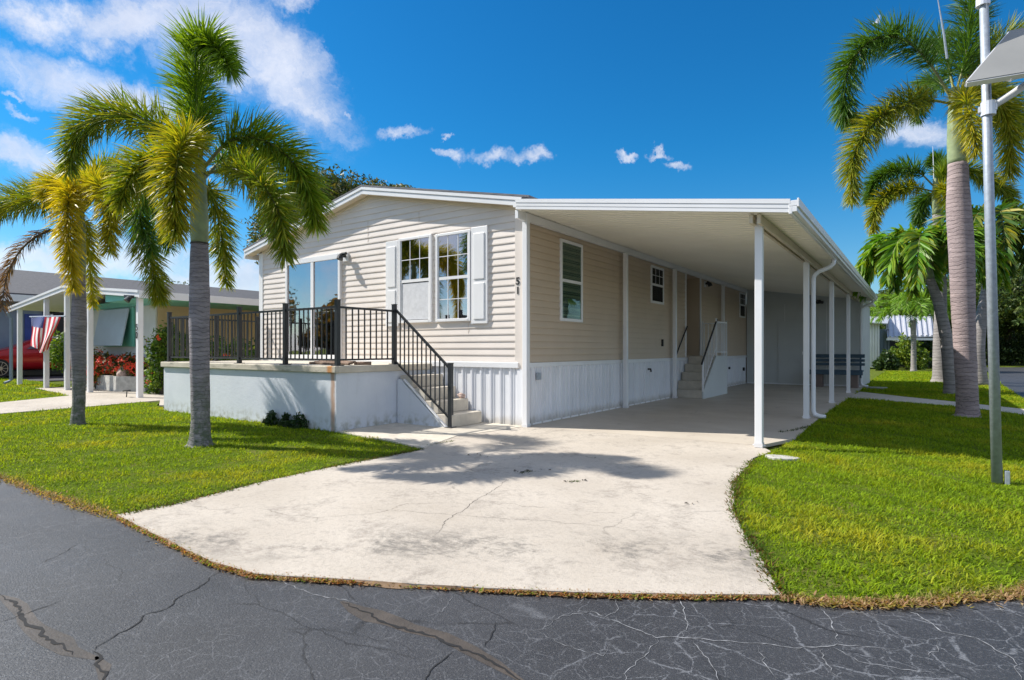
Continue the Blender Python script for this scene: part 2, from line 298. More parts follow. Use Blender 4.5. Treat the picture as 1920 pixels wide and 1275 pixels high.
def frond(parent,ctrl,n=420,L=.36,W=.024,c1=GREEN,c2=LIME,tip=None,tipamt=.3,plum=1,seed=0,r0=.022,droop=.25,start=.14,rach='rachis',twist=0,updir=None,label=None,fwd=(66,40)):
    rng=np.random.default_rng(seed+1); C=catmull(ctrl,40); P=np.array([tuple(c) for c in C]); T=vnorm(np.gradient(P,axis=0))
    n=int(n*(2.1 if plum>=1 else 1.3)); s=start+(1-start)*rng.random(n); idx=s*39; i0=np.minimum(idx.astype(int),38); f=(idx-i0)[:,None]
    p=P[i0]*(1-f)+P[i0+1]*f; t=vnorm(T[i0]*(1-f)+T[i0+1]*f)
    up=np.array([0,0,1.]) if updir is None else np.array(updir)
    sd=np.cross(t,up); bad=np.linalg.norm(sd,axis=1)<.15; sd[bad]=np.array([.8,.6,0]); sd=vnorm(sd); nn=vnorm(np.cross(sd,t))
    if plum>=1: phi=rng.random(n)*2*np.pi
    else:       # two ranks in a V
        side=np.where(rng.random(n)<.5,0,np.pi); phi=side+np.where(side==0,1,-1)*(.25+rng.normal(0,.13+plum*.5,n))
    rad=sd*np.cos(phi)[:,None]+nn*np.sin(phi)[:,None]
    a=np.radians(fwd[0]+(fwd[1]-fwd[0])*s+rng.normal(0,8,n)); dr=vnorm(t*np.cos(a)[:,None]+rad*np.sin(a)[:,None])
    env=np.clip(np.minimum(1,(s-start)/.18+.45),0,1)*np.clip(1.25-.75*s**2.2,0,1)*rng.uniform(.75,1.08,n)
    wd=vnorm(np.cross(dr,rng.normal(size=(n,3)) if plum>=1 else t+0.3*rng.normal(size=(n,3))))
    if plum<1: wd=vnorm(np.cross(dr,np.cross(t,dr)+.35*rng.normal(size=(n,3))))
    V,F3,F4=ribbons(p,dr,wd,L*env*(1.16 if plum>=1 else 1),np.full(n,W*(.66 if plum>=1 else 1))*rng.uniform(.7,1.2,n),droop*rng.uniform(.5,1.5,n),rng)
    k=rng.random((n,1)); cc=np.array(c1)*(1-k)+np.array(c2)*k
    if tip is not None:
        q=(np.clip(tipamt*.75+rng.normal(0,.2,n)-.06,0,1))[:,None]; cc=cc*(1-q)+np.array(tip)*q
    cc=cc*rng.uniform(.8,1.2,(n,1)); colv=np.repeat(cc,7,axis=0)
    if tip is not None:
        e=np.tile(np.array([0,0,.1,.1,.35,.35,.6]),n)[:,None]*(min(1,tipamt*1.4) if plum>=1 else .12); colv=colv*(1-e)+np.array(tip)*e
    o=npmesh('frond',V,F3,F4,'leaf',parent,colv)
    mb=MB().tube(C[::2],[r0*(1-.8*i/19) for i in range(20)],6); r=mb.build('rachis',rach,o,smooth=True)
    if label: o['label']=label
    return o
def trunk(parent,ctrl,rads,mat,name='trunk',n=40,seg=20):
    C=catmull(ctrl,n); k=len(rads); R=[]
    for i in range(n):
        t=i/(n-1)*(k-1); j=min(int(t),k-2); R.append(rads[j]*(1-(t-j))+rads[j+1]*(t-j))
    mb=MB().tube(C,R,seg)
    # root flare irregularity
    o=mb.build(name,mat,parent,smooth=True); me=o.data
    for v in me.vertices:
        w=v.co+parent.location; q=mnoise.noise(Vector((w.x*6,w.y*6,w.z*5)))*.006
        v.co.x+=q; v.co.y+=q*.7
    return o
# ---------------------------------------------------------------- ground, road, driveway
def struct(name,mb,mat,**k): return tag(mb.build(name,mat,**k),kind='structure')
def px(l,z=0): return [tuple(gp(u,v,z))[:2] for u,v in l]
def jag(pts,step=.12,amp=.02,seed=1):
    r=random.Random(seed); out=[]
    for i in range(len(pts)-1):
        a=Vector(pts[i]); b=Vector(pts[i+1]); n=max(1,int((b-a).length/step)); nrm=Vector((-(b-a).y,(b-a).x)).normalized()
        for k in range(n):
            p=a+(b-a)*k/n; out.append(tuple(p+(nrm*r.uniform(-amp,amp) if k else Vector((0,0)))))
    out.append(tuple(pts[-1])); return out
struct('ground',MB().poly([(-900,-900),(900,-900),(900,900),(-900,900)],-.05),'lawn')
edgeL=jag([(-60,-5.2),(-6,-5.75)]+px([(0,895),(100,930),(190,962),(220,967)]),.1,.015,2)
edgeD=px([(220,967),(330,1022),(400,1056),(480,1078),(640,1088),(800,1099),(960,1107),(1130,1114),(1300,1117),(1465,1118)])
edgeR=jag(px([(1465,1118),(1530,1126),(1600,1131),(1760,1127),(1920,1109)])+[(6.4,-1.6),(7.3,4)]+px([(1920,748),(1880,722)])+[(8.3,42)],.1,.015,3)
road=jag(edgeL[:-1]+edgeD,.1,.01,5)
RB=edgeL+edgeD[1:]+edgeR[1:]
struct('road',MB().poly(RB+[(40,60),(60,-60),(-60,-60)],-.012),'asphalt')
lawnL=edgeL+px([(330,946),(500,903),(650,871),(795,843),(760,835),(660,812),(633,810)])+[(-7,-1.95),(-8.2,-1.6)]+px([(300,752),(160,764),(0,777)])+[(-60,-3.0)]
struct('lawn',MB().poly(lawnL,-.004),'lawn')
cpR=[(3.42,-.75),(3.5,-.2),(3.55,1.0),(3.50,2.9),(3.47,5.85),(3.50,9.0),(3.48,13.6)]
lawnR=edgeR[:-1]+[(8.3,42),(3.4,42),(3.4,16.6)]+cpR[::-1]+px([(1410,865),(1385,893),(1376,925),(1376,960),(1395,1000),(1430,1055),(1465,1118)])
struct('lawn',MB().poly(lawnR,-.006),'lawn')
drv=edgeD+px([(1430,1053),(1395,1000),(1376,960),(1376,925),(1385,893),(1410,865)])+[(3.42,-.75),(3.5,-.2),(3.3,.15),(0,.05),(-1.2,-.1),(-1.2,-1.6)]+px([(795,843),(650,871),(500,903),(330,946),(220,967)])[:-1]
struct('driveway',MB().poly(jag(drv+[drv[0]],.12,.006,9)[:-1],-.03,.008),'drive')
struct('carport_floor',MB().poly([(0,.0),(3.3,.15)]+cpR[2:]+[(0,13.6)],-.03,.012),'slab')
# concrete pad below the deck steps
pad=[(-1.9,-.0),(0,-.0),(0,-.33)]+px([(900,823),(795,842),(640,810)])
pad=[(-1.9,0),(-.01,0),(-.01,-.33),(-.2,-1.35)]+px([(795,841)])+[(-1.86,-2.0)]
struct('pad',MB().poly(pad,-.03,.014),'step')
struct('path',MB().poly(px([(0,776),(160,763),(300,751)])+[(-8.1,-1.6),(-7.05,-.9),(-7.05,.5),(-11,.5),(-12.5,.0),(-16.5,-.3),(-16.9,-1.2)]+px([(130,742),(0,755)])+[(-40,-1.0),(-40,-3.2)],-.03,.006),'drive')
struct('path',MB().poly(px([(1590,747),(1612,735),(1700,745),(1800,755),(1920,768)])+[(6.95,6.95),(6.85,5.95)]+px([(1920,778),(1800,763),(1640,750)]),-.03,.012),'step')
struct('driveway',MB().poly([(-40,.2),(-22,.2),(-21,8),(-28,30),(-40,30)],-.04,-.008),'asphalt')
# cracks in the road surface
def crack(pts,w,mat,z=-.021,seed=0,amp=.022,name='road_crack'):
    r=random.Random(seed); P=[Vector(p) for p in jag(pts,.10,.012,seed)] if mat=='tar' else [Vector(p) for p in jag(jag(pts,.09,amp,seed),.022,amp*.38,seed+1)]; mb=MB(); L=[];R=[]
    for i,p in enumerate(P):
        t=(P[min(i+1,len(P)-1)]-P[max(0,i-1)]).normalized(); nn=Vector((-t.y,t.x)); e=min(1,4*min(i,len(P)-1-i)/len(P)+.15)
        ww=w*e*(r.uniform(.4,1.2) if mat!='tar' else .8+.25*math.sin(i*.7+seed)+r.uniform(-.08,.08)); L.append((*(p+nn*ww),z)); R.append((*(p-nn*ww),z))
    n=len(P); mb.add(L+R,[(i,i+1,n+i+1,n+i) for i in range(n-1)]); o=mb.build(name,mat,fix=False); return tag(o,kind='structure')
DK=[([(437,1068),(400,1082),(372,1106),(338,1122),(312,1145),(270,1157),(262,1170),(215,1197),(180,1217),(176,1232)],.0035),
 ([(0,1118),(30,1135),(40,1158),(75,1182),(80,1197),(120,1215),(135,1232)],.009),([(176,1226),(190,1240),(178,1250),(200,1265),(190,1285)],.006),
 ([(0,1170),(60,1150),(115,1130)],.003),([(640,1131),(690,1152),(740,1178),(790,1190),(850,1215),(905,1235),(960,1270),(1000,1290)],.009),
 ([(270,1020),(300,1012)],.004),([(150,1020),(110,1045),(60,1065)],.002),([(930,1170),(920,1200),(905,1220)],.0025),([(850,1225),(820,1250),(790,1290)],.003)]
for i,(l,w) in enumerate(DK): crack(px(l,-.02),w,'crackdark',seed=i+3,z=-.0096)
WT=[([(510,1085),(560,1108),(620,1125),(680,1135)],.006),([(1000,1190),(1050,1160),(1110,1150),(1160,1170),(1230,1200),(1280,1200),(1350,1205),(1420,1210),(1530,1218),(1570,1212),(1640,1218),(1700,1225),(1735,1238)],.006),
 ([(1530,1140),(1560,1180),(1575,1210)],.006),([(1270,1120),(1285,1160),(1275,1200)],.005),([(1640,1140),(1720,1155),(1765,1188),(1830,1200),(1900,1240),(1915,1280)],.007),
 ([(1150,1125),(1160,1145),(1130,1165)],.004),([(1540,1222),(1550,1250),(1570,1280)],.006),([(1420,1215),(1435,1250),(1460,1280)],.004),([(1735,1238),(1760,1222),(1760,1205)],.004),
 ([(1560,1215),(1610,1245),(1690,1260),(1760,1265)],.004),([(800,1160),(830,1150),(850,1120)],.003),([(1010,1190),(1060,1215),(1130,1235),(1140,1215)],.004),([(1170,1290),(1200,1240),(1235,1205)],.004),([(1710,1125),(1770,1150),(1790,1165)],.004),
 ([(1850,1118),(1880,1150),(1925,1162)],.004),([(1300,1205),(1330,1245),(1350,1285)],.005)]
for i,(l,w) in enumerate(WT): crack(px(l,-.02),w*.42,'crackwhite',seed=i+50,z=-.0102)
for l,w,s in [([(640,1131),(700,1158),(770,1182),(830,1196),(880,1222),(930,1250),(985,1285)],.058,1),([(0,1120),(45,1155),(85,1195),(130,1225),(185,1240)],.055,2),([(180,1235),(195,1255),(190,1290)],.05,4)]:
    crack(px(l,-.02),w,'tar',seed=s,z=-.0112,amp=.008,name='tar_stain')
# driveway cracks
for i,(l,w) in enumerate([([(960,895),(930,915),(880,945),(830,985),(812,1005)],.002),([(640,950),(800,962),(1000,975),(1120,985),(1250,1000)],.0013),([(250,962),(262,955)],.003),([(700,918),(900,925),(1000,930)],.001)]):
    crack(px(l,.01),w,'crackdark',seed=i+90,z=.0092,name='driveway_crack')
# earth packed into the joint between driveway and road
_l=[Vector(p) for p in edgeD]; _a=[];_b=[];_r=random.Random(5)
_l=[Vector(p) for p in jag(edgeD,.06,.006,8)]
for i,p in enumerate(_l):
    t=(_l[min(i+1,len(_l)-1)]-_l[max(0,i-1)]).normalized(); nn=Vector((t.y,-t.x)); _a.append((*(p-nn*.004),.0085)); _b.append((*(p+nn*(.016+_r.uniform(-.008,.014))),-.0085))
n=len(_l); struct('verge',MB().add(_a+_b,[(i,i+1,n+i+1,n+i) for i in range(n-1)]),'dirtm',fix=False)
# ---------------------------------------------------------------- grass
def in_poly(P,poly):
    x,y=P[:,0],P[:,1]; c=np.zeros(len(P),bool); n=len(poly)
    for i in range(n):
        x1,y1=poly[i]; x2,y2=poly[(i+1)%n]
        if y1==y2: continue
        k=((y1>y)!=(y2>y))&(x<(x2-x1)*(y-y1)/(y2-y1)+x1); c^=k
    return c
def edge_dist(P,line):
    d=np.full(len(P),9.)
    for (x1,y1),(x2,y2) in zip(line[:-1],line[1:]):
        a=np.array([x1,y1]); b=np.array([x2,y2])-a; t=np.clip(((P-a)@b)/(b@b+1e-9),0,1); d=np.minimum(d,np.linalg.norm(P-a-t[:,None]*b,axis=1))
    return d
def vis(P,mar=.06):
    d=P-np.array([CAM.x,CAM.y]); f=d@np.array([FW.x,FW.y]); r=d@np.array([RT.x,RT.y]); return (f>1)&(np.abs(r/np.maximum(f,.1))<.88+mar),f
def lownoise(P,sc,seed): 
    r=np.random.default_rng(seed); v=np.zeros(len(P))
    for k in range(6):
        a=r.random()*6.28; w=sc*(1.6**k)*.6; v+=np.sin(P[:,0]*math.cos(a)*w+P[:,1]*math.sin(a)*w+r.random()*6.28)/(1+.35*k)
    return v/2.6
def make_grass(name,poly,bounds,dens,hmin,hmax,label,seed,roads,walls=[],maxf=60,excl=[]):
    rng=np.random.default_rng(seed); x0,x1,y0,y1=bounds; allP=[]
    N=int((x1-x0)*(y1-y0)*dens); P=np.stack([rng.uniform(x0,x1,N),rng.uniform(y0,y1,N)],1)
    v,f=vis(P); P=P[v]; f=f[v]; k=rng.random(len(P))<np.clip((5.5/f)**1.55,0,1); P=P[k]; f=f[k]
    k=in_poly(P,poly)
    for e in excl: k&=~in_poly(P,e)
    P=P[k]; f=f[k]; n=len(P)
    sc=np.clip((f/5.5)**.7,1,6)
    de=edge_dist(P,roads); nz=lownoise(P,3.2,seed); nz2=lownoise(P,7,seed+5); nz3=lownoise(P,18,seed+9)
    H=rng.uniform(hmin*.8,hmax*.9,n)*(.92+.42*nz2+.30*nz3)*np.clip(sc,1,1.6); H=np.clip(H,.012,.2)
    az=rng.random(n)*6.283; lean=rng.uniform(.25,1.25,n); dr=np.stack([np.cos(az)*np.sin(lean),np.sin(az)*np.sin(lean),np.cos(lean)],1)
    wd=np.stack([-np.sin(az+rng.normal(0,.6,n)),np.cos(az),np.zeros(n)],1); W=rng.uniform(.0045,.0085,n)*sc
    p0=np.concatenate([P,np.full((n,1),-.008)],1); p1=p0+dr*(H*.55)[:,None]; d2=vnorm(dr+np.stack([np.cos(az),np.sin(az),np.full(n,-.5)],1)*.5); p2=p1+d2*(H*.55)[:,None]
    w=wd*W[:,None]; V=np.stack([p0-w*.5,p0+w*.5,p1-w*.45,p1+w*.45,p2],1).reshape(-1,3)
    b=(np.arange(n)*5)[:,None]; F4=b+np.array([[0,1,3,2]]); F3=b+np.array([[2,3,4]])
    g1=np.array([.095,.185,.008]); g2=np.array([.26,.37,.015]); yl=np.array([.50,.44,.04]); br=np.array([.33,.23,.12])
    k=np.clip(rng.random((n,1))*.7+.25+.35*nz3[:,None],0,1); c=g1*(1-k)+g2*k; q=np.clip(.40*nz+.28*nz2-.02+rng.normal(0,.14,n),0,.7)[:,None]; c=c*(1-q)+yl*q
    e=(np.clip(1.15-de/(.065+.05*nz2),0,1)*.85*(rng.random(n)<.85))[:,None]; c=c*(1-e)+br*e; c*=rng.uniform(.7,1.25,(n,1))
    o=npmesh(name,V,F3,F4,'grassblade',None,np.repeat(c,5,axis=0)); return tag(o,label,'grass',kind='stuff')
EXPATH=px([(1590,747),(1612,735),(1700,745),(1800,755),(1920,768)])+[(6.95,6.95),(6.85,5.95)]+px([(1920,778),(1800,763),(1640,750)])
make_grass('grass',[tuple(p) for p in lawnL],(-22,.6,-6.4,-1.5),5200,.02,.05,'sunny green lawn around the two front palms left of the driveway',1,edgeL)
make_grass('grass',[tuple(p) for p in lawnR],(3.2,9,-4.6,30),5200,.025,.062,'green lawn right of the driveway, half under the carport shadow',2,edgeR[:60],excl=[EXPATH])
NG=[tuple(gp(0,755))[:2],tuple(gp(130,742))[:2],(-16.9,-1.2),(-17.5,-.2),(-22,.2),(-40,.2),(-40,-2.6)]
struct('lawn',MB().poly(NG,-.003),'lawn')
make_grass('grass',NG,(-32,-11,-4,.2),3600,.025,.055,'strip of grass in front of the neighbouring carport',3,[(-99,0),(-98,0)])
# ragged weeds in the joint between driveway and road
def joint(line,label,n,seed,cols,w=.045,h=(.012,.035),name='weed'):
    rng=np.random.default_rng(seed); L=np.array(line); seg=np.linalg.norm(np.diff(L,axis=0),axis=1); cum=np.concatenate([[0],np.cumsum(seg)])
    t=rng.random(n)*cum[-1]; i=np.clip(np.searchsorted(cum,t)-1,0,len(seg)-1); f=((t-cum[i])/seg[i])[:,None]; P=L[i]*(1-f)+L[i+1]*f
    k=(lownoise(P,5,seed)+rng.normal(0,.4,n))>-.35; P=P[k]; n=len(P); P=P+rng.normal(0,w/2,(n,2)); H=rng.uniform(*h,n); az=rng.random(n)*6.28; lean=rng.uniform(.6,1.5,n)
    dr=np.stack([np.cos(az)*np.sin(lean),np.sin(az)*np.sin(lean),np.cos(lean)],1); wd=np.stack([-np.sin(az),np.cos(az),np.zeros(n)],1)*rng.uniform(.003,.006,(n,1))
    p0=np.concatenate([P,np.full((n,1),-.004)],1); p1=p0+dr*H[:,None]*.7; p2=p1+dr*H[:,None]*.6; p2[:,2]-=H*.15
    V=np.stack([p0-wd,p0+wd,p1-wd*.8,p1+wd*.8,p2],1).reshape(-1,3); b=(np.arange(n)*5)[:,None]
    c=np.array(cols)[rng.integers(0,len(cols),n)]*rng.uniform(.7,1.2,(n,1))
    return tag(npmesh(name,V,b+np.array([[2,3,4]]),b+np.array([[0,1,3,2]]),'grassblade',None,np.repeat(c,5,axis=0)),label,'weeds',kind='stuff')
joint(edgeD,'brown and green weeds growing in the joint between driveway and road',13000,4,[(.36,.19,.08),(.42,.29,.14),(.20,.27,.03),(.34,.14,.05),(.40,.26,.12)],.030,(.006,.022))
joint(edgeR[:45],'straw coloured dead grass fringe where the right lawn meets the road',9000,5,[(.42,.30,.16),(.36,.22,.12),(.30,.26,.06)],.05,(.012,.03),'dead_grass')
joint(edgeL[-60:],'straw coloured dead grass fringe where the left lawn meets the road',5000,6,[(.42,.30,.16),(.36,.22,.12),(.30,.26,.06)],.06,(.012,.03),'dead_grass')
joint(px([(1410,865),(1385,893),(1376,925),(1376,960),(1395,1000),(1430,1055),(1465,1118)]),'dark grass runners creeping over the right edge of the driveway',5000,8,[(.06,.11,.01),(.16,.10,.04),(.10,.16,.02)],.05,(.02,.05))
joint(px([(795,843),(650,871),(500,903),(330,946),(235,965)]),'grass runners creeping over the left edge of the driveway',5000,9,[(.06,.11,.01),(.16,.10,.04),(.10,.16,.02)],.05,(.02,.045))
# ---------------------------------------------------------------- the mobile home
H0=thing('mobile_home',(-3.5,8,0),'beige vinyl sided mobile home with white skirting, number 51 on its corner','mobile home')
SLOPE=.203; PITCH=.1078; ZS=.97
def rakez(x): return 3.985-SLOPE*abs(x+3.5)
# front siding: each course a sloped clapboard with two laps
mb=MB(); z=ZS
while z<3.985:
    for (za,zb,ya,yb) in ((z,z+PITCH,-.015,-.003),):
        def xr(zz):
            if zz<=rakez(0): return (-6.97,-.03)
            h=max(0,(3.985-zz)/SLOPE); return (-3.5-min(h,3.47),-3.5+min(h,3.47))
        (a0,a1),(b0,b1)=xr(za),xr(min(zb,3.98)); zt=min(zb,3.98); zm=za+(zt-za)*.16
        q0,q1=xr(zm)
        mb.add([(a0,ya,za),(a1,ya,za),(q1,ya-.001,zm),(q0,ya-.001,zm),(b1,yb,zt),(b0,yb,zt)],[(0,1,2,3),(3,2,4,5)])
        mb.add([(a0,0,za+.0005),(a1,0,za+.0005),(a1,ya,za),(a0,ya,za)],[(0,1,2,3)])
    z+=PITCH
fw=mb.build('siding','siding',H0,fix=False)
# vertical lap joints
mb=MB()
for (u,v,n) in [(1034/4.9+480,440+80/4.9,4),(720+303/4.55,400+85/4.55,2),(720+725/4.55,400+1045/4.55,2),(641,425,1),(560,500,2)]:
    p=pyy(u,v,0); zc=ZS+round((p.z-ZS)/PITCH)*PITCH
    MB().box(p.x-.0015,p.x+.0015,-.0165,-.012,zc+.01,zc+PITCH*n-.01).build('siding_seam','siding_shaded',H0)
# backing wall body
mb=MB(); pts=[(-7,.002,0),(-7,.002,rakez(-7)),(-3.5,.002,3.985),(0-.002,.002,rakez(0)),(-.002,.002,0)]
mb.prism(pts,(0,.05,0)); mb.box(-7,-6.95,.06,17,0,3.27); mb.box(-7,0,16.9,17,0,3.27)
mb.build('wall','siding_shaded',H0)
def side_siding(x,y0,y1,z0,z1,mb,ph=ZS):
    n0=int(math.floor((z0-ph)/PITCH)); z=ph+n0*PITCH
    while z<z1:
        za=max(z,z0); zt=min(z+PITCH,z1)
        if zt-za>.004:
            zm=za+(zt-za)*.16; f0=(za-z)/PITCH; xa=x+.021-.018*f0
            mb.add([(xa,y0,za),(xa,y1,za),(xa+.001,y1,zm),(xa+.001,y0,zm),(x+.003,y1,zt),(x+.003,y0,zt)],[(0,1,2,3),(3,2,4,5)])
            mb.add([(x,y0,za+.0005),(x,y1,za+.0005),(xa,y1,za),(xa,y0,za)],[(0,1,2,3)])
        z+=PITCH
D0,D1,DZ=7.34,8.5,3.1
mb=MB(); side_siding(0,.05,D0,ZS,3.25,mb); side_siding(0,D1,13.6,ZS,3.25,mb); side_siding(0,D0,D1,DZ,3.25,mb)
sd=mb.build('siding','siding_shaded',H0,fix=False)
mb=MB(); mb.box(-.06,-.001,.06,D0,0,3.3); mb.box(-.06,-.001,D1,17,0,3.3); mb.box(-.06,-.001,D0,D1,0,1.0); mb.box(-.06,-.001,D0,D1,DZ,3.3); mb.build('wall','siding_shaded',H0)
# recessed entry
mb=MB()
n=0; z=1.0
while z<DZ:
    zt=min(z+PITCH,DZ); mb.add([(-1.1,D1-.015,z),(-.02,D1-.015,z),(-.02,D1-.003,zt),(-1.1,D1-.003,zt)],[(0,1,2,3)]); z+=PITCH
mb.box(-1.15,-.06,D1,D1+.05,1,DZ); mb.box(-1.15,-.06,D0-.05,D0,1,DZ); mb.box(-1.2,-1.1,D0,D1,1,DZ); mb.box(-1.15,-.06,D0,D1,DZ-.0,DZ+.05); mb.box(-1.15,-.06,D0,D1,.95,1.0)
mb.build('entry_recess','siding_shaded',H0)
MB().box(-1.098,-1.05,D0+.12,D1-.12,1.0,3.0).build('door','white',H0)
mb=MB(); mb.box(0.004,.03,D0-.07,D0,.97,DZ+.07); mb.box(0.004,.03,D1,D1+.07,.97,DZ+.07); mb.box(.004,.032,D0,D1,DZ,DZ+.07); mb.build('door_trim','white',H0)
# corner trims
MB().box(-.175,.0,-.024,.05,.87,3.26).build('corner_trim','siding',H0,bevel=.004)
mb=MB(); mb.box(-7.02,-6.88,-.024,.03,.95,3.27); mb.build('corner_trim','white',H0,bevel=.004)
# ribbed skirting
def ribs_x(mb,x0,x1,y,z0,z1,depth=.022,per=.19):
    prof=[(0,0),(.03,0),(.045,depth),(.075,depth),(.09,0),(.11,0),(.117,depth*.4),(.127,depth*.4),(.134,0),(.19,0)]
    xs=[]; x=x0
    while x<x1:
        for a,b in prof[:-1]:
            if x+a<x1: xs.append((x+a,y-b))
        x+=per
    xs.append((x1,y)); n=len(xs); mb.add([(a,b,z0) for a,b in xs]+[(a,b,z1) for a,b in xs],[(i,i+1,n+i+1,n+i) for i in range(n-1)])
def ribs_y(mb,y0,y1,x,z0,z1,depth=.030,per=.30):
    prof=[(0,0),(.05,0),(.06,depth),(.10,depth),(.11,0),(.17,0),(.176,depth*.5),(.19,depth*.5),(.196,0),(.25,0),(.256,depth*.5),(.27,depth*.5),(.276,0),(.30,0)]
    ys=[]; y=y0
    while y<y1:
        for a,b in prof[:-1]:
            if y+a<y1: ys.append((y+a,x+b))
        y+=per
    ys.append((y1,x)); n=len(ys); mb.add([(b,a,z0) for a,b in ys]+[(b,a,z1) for a,b in ys],[(i,i+1,n+i+1,n+i) for i in range(n-1)])
mb=MB(); ribs_x(mb,-6.98,-.10,-.004,.0,.90); ribs_y(mb,.06,13.6,.003,.012,.90); mb.build('skirting','skirt',H0,fix=False)
mb=MB(); mb.box(-6.98,-.106,-.045,-.0245,.885,.965); mb.box(-6.98,-.106,-.036,-.016,.965,.972); mb.box(.0,.032,.055,13.6,.895,.965); mb.box(.0,.028,.055,13.6,.0125,.04); mb.build('skirting_trim','white',H0,bevel=.003)
MB().box(-.13,.0,-.03,.04,.012,.868).build('skirting_corner','skirt',H0)
# roof: shingles, fascia, soffit
def roofband(mb,x0,x1,dz0,dz1,y0,y1,mi=0):
    """sloping slab following the gable between x0..x1"""
    pk=-3.4 if y0<0 else -3.5
    xs=[x0,-3.46,x1] if x0<-3.46<x1 else [x0,x1]
    def zz(x): return 4.005-SLOPE*abs(x+3.46)
    A=[(x,y0,zz(x)+dz0) for x in xs]+[(x,y0,zz(x)+dz1) for x in xs][::-1]; mb.prism(A,(0,y1-y0,0),mi)
mb=MB(); roofband(mb,-7.36,.2,.135,.165,-.205,17.2); roofband(mb,-7.33,.2,.105,.134,-.19,17.1); mb.build('roof','shingle',H0,bevel=0)
mb=MB(); roofband(mb,-7.3,.06,.0,.075,-.19,-.167); roofband(mb,-7.32,.065,.078,.132,-.202,-.167); 
mb.box(-7.34,-7.3,-.185,17.1,3.17,3.30); mb.build('fascia','white',H0,bevel=.003)
mb=MB(); roofband(mb,-7.29,.05,.012,.03,-.165,-.001); mb.build('soffit','soffit',H0)
mb=MB(); roofband(mb,-6.9,-.1,-.045,.011,-.030,-.004); mb.build('frieze','soffit',H0,bevel=.003)
# ---- windows
def window_front(x0,x1,z0,z1,lower_screen=False,recess=False):
    f=MB(); t=.045; Y=-.052
    f.box(x0,x0+t,Y,-.012,z0,z1); f.box(x1-t,x1,Y,-.012,z0,z1); f.box(x0+t,x1-t,Y,-.012,z1-t,z1); f.box(x0+t,x1-t,Y-.004,-.012,z0,z0+t)
    fr=f.build('window','white',H0,bevel=.004)
    zm=z0+(z1-z0)*.49; a,b=x0+t,x1-t
    s=MB(); s.box(a,b,Y+.012,-.016,zm-.025,zm+.025); s.box(a,a+.022,Y+.014,-.016,zm,z1-t); s.box(b-.022,b,Y+.014,-.016,zm,z1-t)
    s.box(a,a+.03,Y+.02,-.016,z0+t,zm); s.box(b-.03,b,Y+.02,-.016,z0+t,zm); s.build('sash','white',fr)
    MB().box(a+.001,b-.001,-.0345,-.0335,zm+.02,z1-t-.001).build('pane','glass',fr)
    if not lower_screen: MB().box(a+.001,b-.001,-.0305,-.0295,z0+t+.001,zm-.02).build('pane','glass',fr)
    else: MB().box(a+.02,b-.03,-.031,-.029,z0+t+.012,zm-.04).build('insect_screen','screen',fr)
    gr=MB(); 
    for (c0,c1,yy) in ((zm+.026,z1-t,-.0365),)+(() if lower_screen else ((z0+t,zm-.026,-.0325),)):
        w_=b-a
        for k in (1,2): gr.box(a+w_*k/3-.006,a+w_*k/3+.006,yy-.003,yy,c0,c1)
        gr.box(a,b,yy-.0031,yy-.0001,(c0+c1)/2-.006,(c0+c1)/2+.006)
    gr.build('grille','white',fr); MB().box(a,b,-.0182,-.0165,z0+t,z1-t).build('interior','dark',fr)
window_front(-2.66,-1.88,1.63,3.12,True); window_front(-1.78,-1.03,1.63,3.10)
def shutter(x0,x1,z0,z1):
    mb=MB(); mb.box(x0,x1,-.045,-.012,z0,z1); w_=.05
    o=mb.build('shutter','white',H0,bevel=.004); zc=z0+(z1-z0)*.44; p=MB()
    for a,b in ((z0+.07,zc-.03),(zc+.03,z1-.10)):
        for (q,w2) in ((.055,-.0395),(.075,-.056)): pass
        p.box(x0+.055,x1-.055,-.058,-.0455,a,b)
    p.build('shutter_panel','white',o,bevel=.012)
shutter(-2.99,-2.68,1.58,3.10); shutter(-1.015,-.69,1.58,3.12)
# sliding glass door
f=MB(); X0,X1,Z0,Z1=-6.0,-4.24,.96,3.02; t=.06
f.box(X0,X0+t,-.06,-.012,Z0,Z1); f.box(X1-t,X1,-.06,-.012,Z0,Z1); f.box(X0+t,X1-t,-.062,-.012,Z1-.10,Z1); f.box(X0+t,X1-t,-.066,-.012,Z0,Z0+.10)
f.box(-5.15,-5.06,-.058,-.014,Z0+.1,Z1-.1)
dr=f.build('sliding_door','white',H0,bevel=.004)
MB().box(X0+t,-5.15,-.031,-.030,Z0+.1,Z1-.1).build('pane','glass',dr); MB().box(-5.06,X1-t,-.036,-.035,Z0+.1,Z1-.1).build('pane','glass',dr)
MB().box(X0+t,X1-t,-.0185,-.0165,Z0+.1,Z1-.1).build('curtain','curtain',dr)
